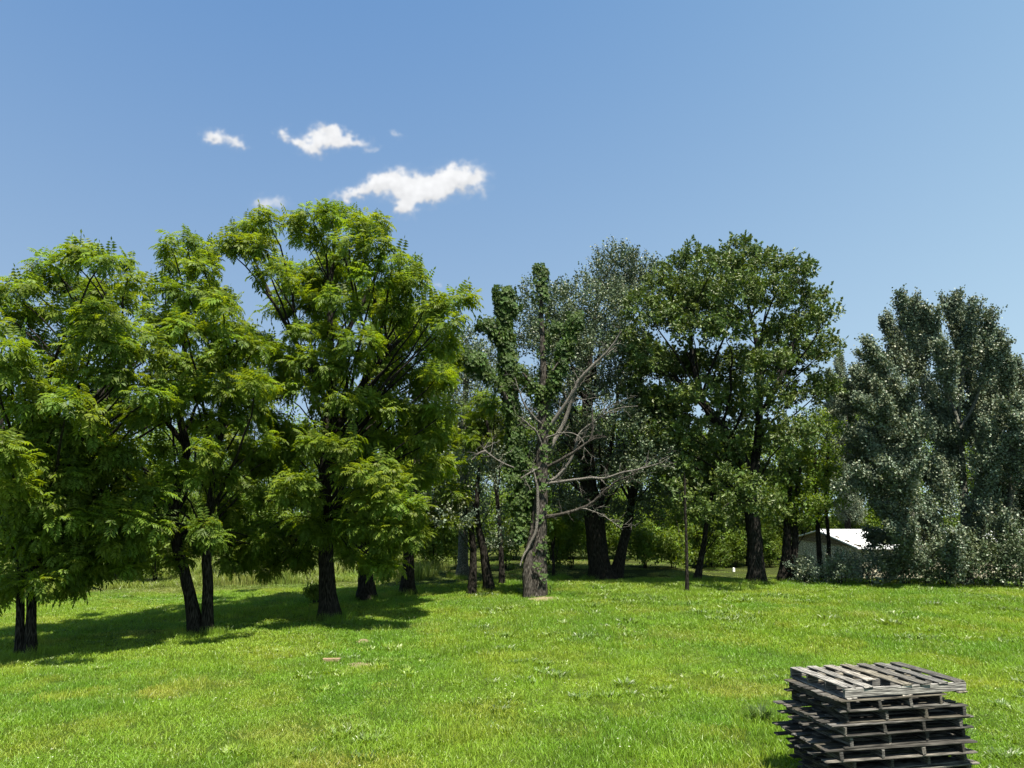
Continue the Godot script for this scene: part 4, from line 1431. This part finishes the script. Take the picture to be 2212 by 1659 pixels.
func walnuts() -> void:
	var o := {"bark": M.bark, "kind": "walnut", "density": 9.0, "deep": 2.2, "back": 0.65, "bough": 0.045, "flat": 0.95, "lower": -0.25, "inner": 0.45, "scale": 0.78, "shrink": 0.8, "shelf": 880.0}
	# the tall one in the middle
	tree("tall_walnut", "tallest bright green walnut with a single dark trunk and a high domed crown", "tree",
		[[[713, 1337, 19], [706, 1230, 16], [702, 1120, 14], [702, 1010, 13], [712, 900, 11], [716, 800, 9], [712, 700, 7], [715, 600, 5], [725, 500, 3]], [[704, 960, 8], [770, 850, 7], [830, 770, 5.5], [900, 700, 3.5], [960, 660, 2]], [[712, 880, 7], [650, 760, 5.5], [590, 650, 4], [540, 540, 2.5]], [[716, 780, 6], [770, 680, 5], [810, 600, 3.5], [835, 530, 2]]],
		[[515, 490, 30], [550, 478, 28], [580, 472, 30], [490, 525, 34], [535, 530, 36], [575, 530, 34], [640, 470, 30], [672, 460, 32], [710, 458, 32], [748, 455, 32], [782, 475, 30], [815, 482, 30], [655, 510, 38], [705, 510, 40], [755, 515, 40], [805, 525, 38],
		[845, 552, 32], [875, 568, 34], [895, 600, 34], [850, 610, 42], [920, 655, 36], [955, 655, 36], [988, 645, 28], [965, 695, 34], [900, 680, 44], [590, 590, 40], [640, 580, 44], [700, 580, 46], [760, 590, 46], [810, 590, 44], [610, 650, 44], [670, 650, 46], [735, 650, 46], [795, 660, 46], [850, 670, 44],
		[650, 720, 36, -2.4], [672, 775, 44, -2.4], [615, 780, 46, -1.8], [560, 750, 40], [720, 720, 40], [780, 740, 46], [840, 745, 46], [905, 745, 40], [950, 745, 34], [600, 840, 46], [655, 850, 44, -2.0], [725, 810, 36, -2.6], [760, 790, 40, -2.6], [820, 800, 46], [885, 810, 46], [940, 820, 40, -1.5],
		[745, 880, 42, -2.6], [700, 900, 40], [790, 880, 46, -2.2], [850, 880, 46, -1.5], [910, 890, 46], [960, 890, 38, -2.0], [940, 950, 42, -1.5], [890, 960, 42], [690, 960, 42, -3.0], [740, 970, 40, -3.0], [640, 940, 40], [820, 960, 42], [590, 920, 40], [950, 1010, 34], [905, 1040, 36],
		[645, 1060, 36, -3.0], [615, 1085, 30, -2.6], [670, 1095, 30, -2.6], [755, 1030, 38, -2.8], [810, 1030, 42, -3.2], [850, 1060, 40, -3.2], [870, 1110, 40, -3.2], [825, 1110, 42, -3.0], [780, 1090, 40, -2.6], [850, 1165, 40, -3.0], [800, 1165, 40, -2.6], [880, 1180, 28, -3.0], [755, 1150, 34, -2.0], [650, 1150, 34, -1.6], [620, 1180, 30], [700, 1180, 26, -1.6], [830, 1210, 28, -2.4], [560, 1010, 36], [540, 1090, 40, 1.5], [580, 1150, 40, 1.5], [530, 1170, 36, 1.8], [560, 1215, 34, 1.5], [610, 1240, 26, 1.0], [520, 1240, 32, 1.8], [575, 1260, 28, 1.6], [805, 1235, 26, -1.8], [840, 1250, 24, -2.2], [765, 1225, 24, -1.2], [640, 1225, 26, 0.6]], o)
	# the forked one
	tree("forked_walnut", "walnut forked at the ground into a leaning and an upright stem", "tree",
		[[[427, 1370, 13], [405, 1260, 11.5], [382, 1175, 10.5], [375, 1100, 10], [395, 1010, 9], [402, 960, 8.5], [385, 880, 7.5], [395, 780, 6], [405, 680, 4.5], [405, 560, 2.5]], [[447, 1369, 11], [449, 1280, 10.5], [447, 1200, 10], [452, 1100, 8], [470, 980, 6], [490, 860, 4], [505, 740, 2.5]], [[398, 960, 6], [350, 900, 5], [300, 850, 3]]],
		[[402, 515, 28], [370, 528, 28], [432, 530, 28], [352, 560, 26], [395, 570, 32], [440, 575, 30], [358, 615, 30], [405, 620, 40], [455, 620, 34], [380, 665, 40], [435, 670, 42], [480, 665, 36], [505, 690, 30], [400, 715, 40], [455, 725, 42], [350, 700, 34],
		[512, 735, 34, -2.2], [545, 755, 34, -2.0], [485, 780, 40, -1.6], [430, 790, 42, -1.5], [375, 790, 42, -2.0], [340, 820, 36, -1.5], [530, 820, 42, -2.0], [480, 850, 44, -2.4], [420, 850, 44, -2.4], [370, 870, 40, -2.2], [540, 890, 40, -1.6], [490, 910, 42, -1.8], [440, 920, 42], [330, 910, 36], [520, 960, 40], [455, 985, 36, -2.2], [570, 960, 36], [560, 830, 34],
		[262, 975, 36, -3.0], [245, 1000, 26, -3.0], [295, 990, 22, -2.8], [315, 1070, 30, -2.6], [345, 1085, 28, -2.6], [375, 1030, 30, -2.0], [430, 1040, 36, -1.8], [480, 1040, 34], [235, 1130, 36, -3.2], [265, 1155, 38, -3.2], [295, 1130, 32, -3.0], [215, 1185, 30, -2.8], [255, 1205, 34, -2.8], [300, 1205, 32, -2.6], [335, 1150, 30, -2.6], [445, 1165, 28, -2.6], [465, 1190, 28, -2.6], [230, 1240, 28, -2.4], [280, 1250, 30, -2.2], [400, 1100, 32], [460, 1105, 32], [500, 1110, 34, 1.0], [510, 1180, 34, 1.4], [500, 1235, 30, 1.4], [545, 1200, 30, 1.6]], o)
	# the one cut by the picture's edge
	tree("twin_stem_walnut", "shady walnut on two close stems with foliage almost to the ground", "tree",
		[[[66, 1416, 10], [68, 1320, 9], [66, 1240, 8.5], [70, 1120, 8], [80, 1000, 7], [120, 880, 6], [170, 760, 4.5], [190, 640, 3]], [[45, 1416, 8], [44, 1300, 7.5], [46, 1180, 7], [40, 1060, 6], [10, 940, 4], [-20, 800, 2.5]], [[100, 930, 5], [180, 880, 4.5], [240, 830, 3.5], [280, 720, 2]]],
		[[85, 560, 30], [120, 565, 30], [155, 550, 32], [190, 545, 34], [225, 552, 32], [258, 558, 30], [275, 590, 30], [60, 610, 32], [20, 625, 36], [105, 615, 38], [160, 610, 40], [215, 615, 40], [262, 645, 34], [-20, 640, 36], [40, 670, 40], [95, 670, 40], [155, 675, 42], [215, 680, 42], [280, 715, 36],
		[-20, 700, 36], [200, 735, 44, -2.4], [245, 750, 42, -2.4], [290, 760, 40, -2.0], [330, 755, 32, -1.6], [140, 740, 42], [80, 735, 40], [20, 745, 40], [-20, 800, 40], [50, 800, 42], [110, 810, 42], [175, 810, 44, -1.8], [235, 820, 44, -2.2], [290, 830, 42, -2.0], [330, 850, 36, -1.6], [0, 870, 40], [70, 880, 42], [140, 880, 42], [205, 890, 42], [265, 890, 40], [310, 900, 34],
		[-10, 950, 40], [60, 950, 42], [130, 950, 42], [195, 950, 40], [15, 985, 36, -3.2], [-15, 1010, 36, -3.0], [90, 1020, 40], [150, 1020, 40], [205, 1015, 36], [20, 1070, 38, -2.4], [80, 1090, 40, -1.5], [140, 1090, 40], [190, 1080, 36], [-20, 1110, 40], [40, 1150, 38], [100, 1160, 40], [155, 1160, 38], [195, 1145, 32], [10, 1210, 36], [70, 1220, 38], [130, 1225, 38], [175, 1215, 32], [-10, 1270, 36], [50, 1280, 34], [105, 1285, 34], [150, 1270, 30], [-30, 1330, 34], [60, 890, 38, -1.6], [120, 930, 38, -1.4], [80, 1000, 40, -1.6], [150, 985, 40, -1.3], [40, 1040, 38, -1.5], [115, 1075, 38, -1.3], [60, 1120, 38, -1.2], [150, 1130, 36, -1.2], [90, 1180, 36, -1.1], [30, 960, 36, -1.4], [185, 940, 36, -1.2], [100, 850, 40, -1.8], [40, 830, 38, -1.8], [120, 1260, 34, -0.8], [165, 1240, 32, -0.8], [15, 1290, 34, -0.6]], o)
	# the thick trunks just behind the tall one, and the young walnut by the vine
	var b := o.duplicate()
	b.deep = 1.8
	tree("shaded_walnut", "walnut with a short thick trunk in the shade behind the tall walnut", "tree", [[[793, 1296, 17], [790, 1230, 15], [795, 1120, 13], [800, 980, 10], [810, 860, 5]]],
		[[800, 930, 44], [760, 960, 40], [850, 970, 42], [800, 1010, 44], [740, 1030, 36], [870, 1040, 40], [780, 1080, 40], [840, 1100, 40], [735, 1110, 34], [890, 1120, 34], [775, 1150, 34], [840, 1170, 30]], b)
	tree("flared_walnut", "walnut with a flared trunk standing past the thick-trunked one", "tree", [[[880, 1285, 15], [882, 1230, 12], [885, 1130, 10], [900, 1000, 7], [910, 880, 4]]],
		[[910, 900, 40], [950, 930, 40], [880, 950, 40], [930, 985, 42], [975, 1010, 36], [890, 1030, 40], [945, 1060, 40], [905, 1100, 36], [985, 1080, 34], [950, 1130, 34], [900, 1160, 26], [990, 1140, 28]], b)
	tree("young_walnut", "young bright walnut pushing out between the tall walnut and the vine column", "tree", [[[1085, 1262, 6], [1080, 1150, 5], [1068, 1020, 4], [1050, 900, 2]]],
		[[1040, 868, 26], [1070, 880, 26], [1020, 895, 28], [1055, 915, 32], [1085, 920, 24], [1030, 945, 30], [1070, 960, 32], [1085, 1000, 28], [1050, 1000, 28], [1015, 950, 22]], b)
	# a low branch of bright leaves in the gap behind the dead tree
	tree("gap_walnut", "small bright walnut sapling in the gap just behind the dead trunk", "tree", [[[1196, 1252, 3], [1195, 1200, 2.5], [1192, 1150, 2]]],
		[[1195, 1140, 20], [1212, 1155, 18], [1185, 1165, 18], [1205, 1185, 16]], b)

func lawn_things() -> void:
	weed("dark spiky clump of coarse grass next to the pallet stack", 1645, 1562, 0.36, false, Color(0.075, 0.125, 0.03))
	weed("broad-leaved yellow-green weed patch on the bank above the pallets", 1735, 1362, 0.34, true, Color(0.19, 0.29, 0.03))
	weed("tall grey-green weed beside the yellow-green patch", 1790, 1340, 0.4, true, Color(0.13, 0.19, 0.06))
	weed("bushy grey weed farther along the bank from the patch", 1925, 1352, 0.42, true, Color(0.12, 0.175, 0.06))
	weed("upright dark weed high on the bank", 2015, 1310, 0.36, true, Color(0.1, 0.16, 0.05))
	weed("small weed between the bank patch and the pallets", 1895, 1382, 0.25, true, Color(0.1, 0.17, 0.04))
	weed("flat rosette weed out on the mown lawn", 1350, 1482, 0.26, true, Color(0.14, 0.22, 0.06))
	weed("grassy weed at the left of the red brick", 705, 1420, 0.26, true, Color(0.11, 0.19, 0.04))
	weed("pale weed halfway between the dead tree and the bank patch", 1580, 1345, 0.34, true, Color(0.17, 0.24, 0.07))
	weed("pale weed in front of the dead tree", 1215, 1350, 0.3, true, Color(0.19, 0.26, 0.08))
	weed("tuft of longer blades below the dead tree", 1090, 1380, 0.2, false, Color(0.13, 0.22, 0.04))
	# bits lying in the grass
	var p := hit(716, 1434)
	start()
	var brick := part(numbered("brick"), plank(0.36, 0.06, 0.1, 0.002), M.brick, self)
	brick.position = p + Vector3(0, 0.075, 0)
	brick.rotation.y = 0.08
	tag(brick, "reddish brick lying in the lawn amid dry grass", "brick")
	for q in [[785, 1388, 0.17, 0.04, "pale mound of dug earth on the lawn above the brick"], [775, 1438, 0.26, 0.02, "bare dry patch of earth beside the brick"], [1178, 1296, 0.55, 0.06, "dry litter of bark at the dead tree's foot"]]:
		var c := hit(q[0], q[1])
		start()
		for j in 7:
			for i in 22:
				var r: float = q[2] * j / 6.0 * (1.0 + 0.2 * sin(i * 1.7) + 0.12 * sin(i * 3.1 + 1.0))
				var ang := TAU * i / 22.0
				var h: float = q[3] * (1.0 - pow(j / 6.0, 2.0)) + rf(-0.02, 0.02)
				var x: float = cos(ang) * r
				var z: float = sin(ang) * r
				bv.append(Vector3(x, ground(c.x + x, c.z + z) - c.y + h + 0.03 * (1.0 - j / 6.0), z))
				bn.append(Vector3(x * 0.6, 1.0, z * 0.6).normalized())
		for j in 6:
			for i in 22:
				var a := j * 22 + i
				var b := j * 22 + (i + 1) % 22
				bi.append_array(PackedInt32Array([a, a + 22, b, b, a + 22, b + 22]))
		var o := part(numbered("earth_patch"), finish(), M.dirt, self)
		o.position = c
		tag(o, q[4], "earth patch")
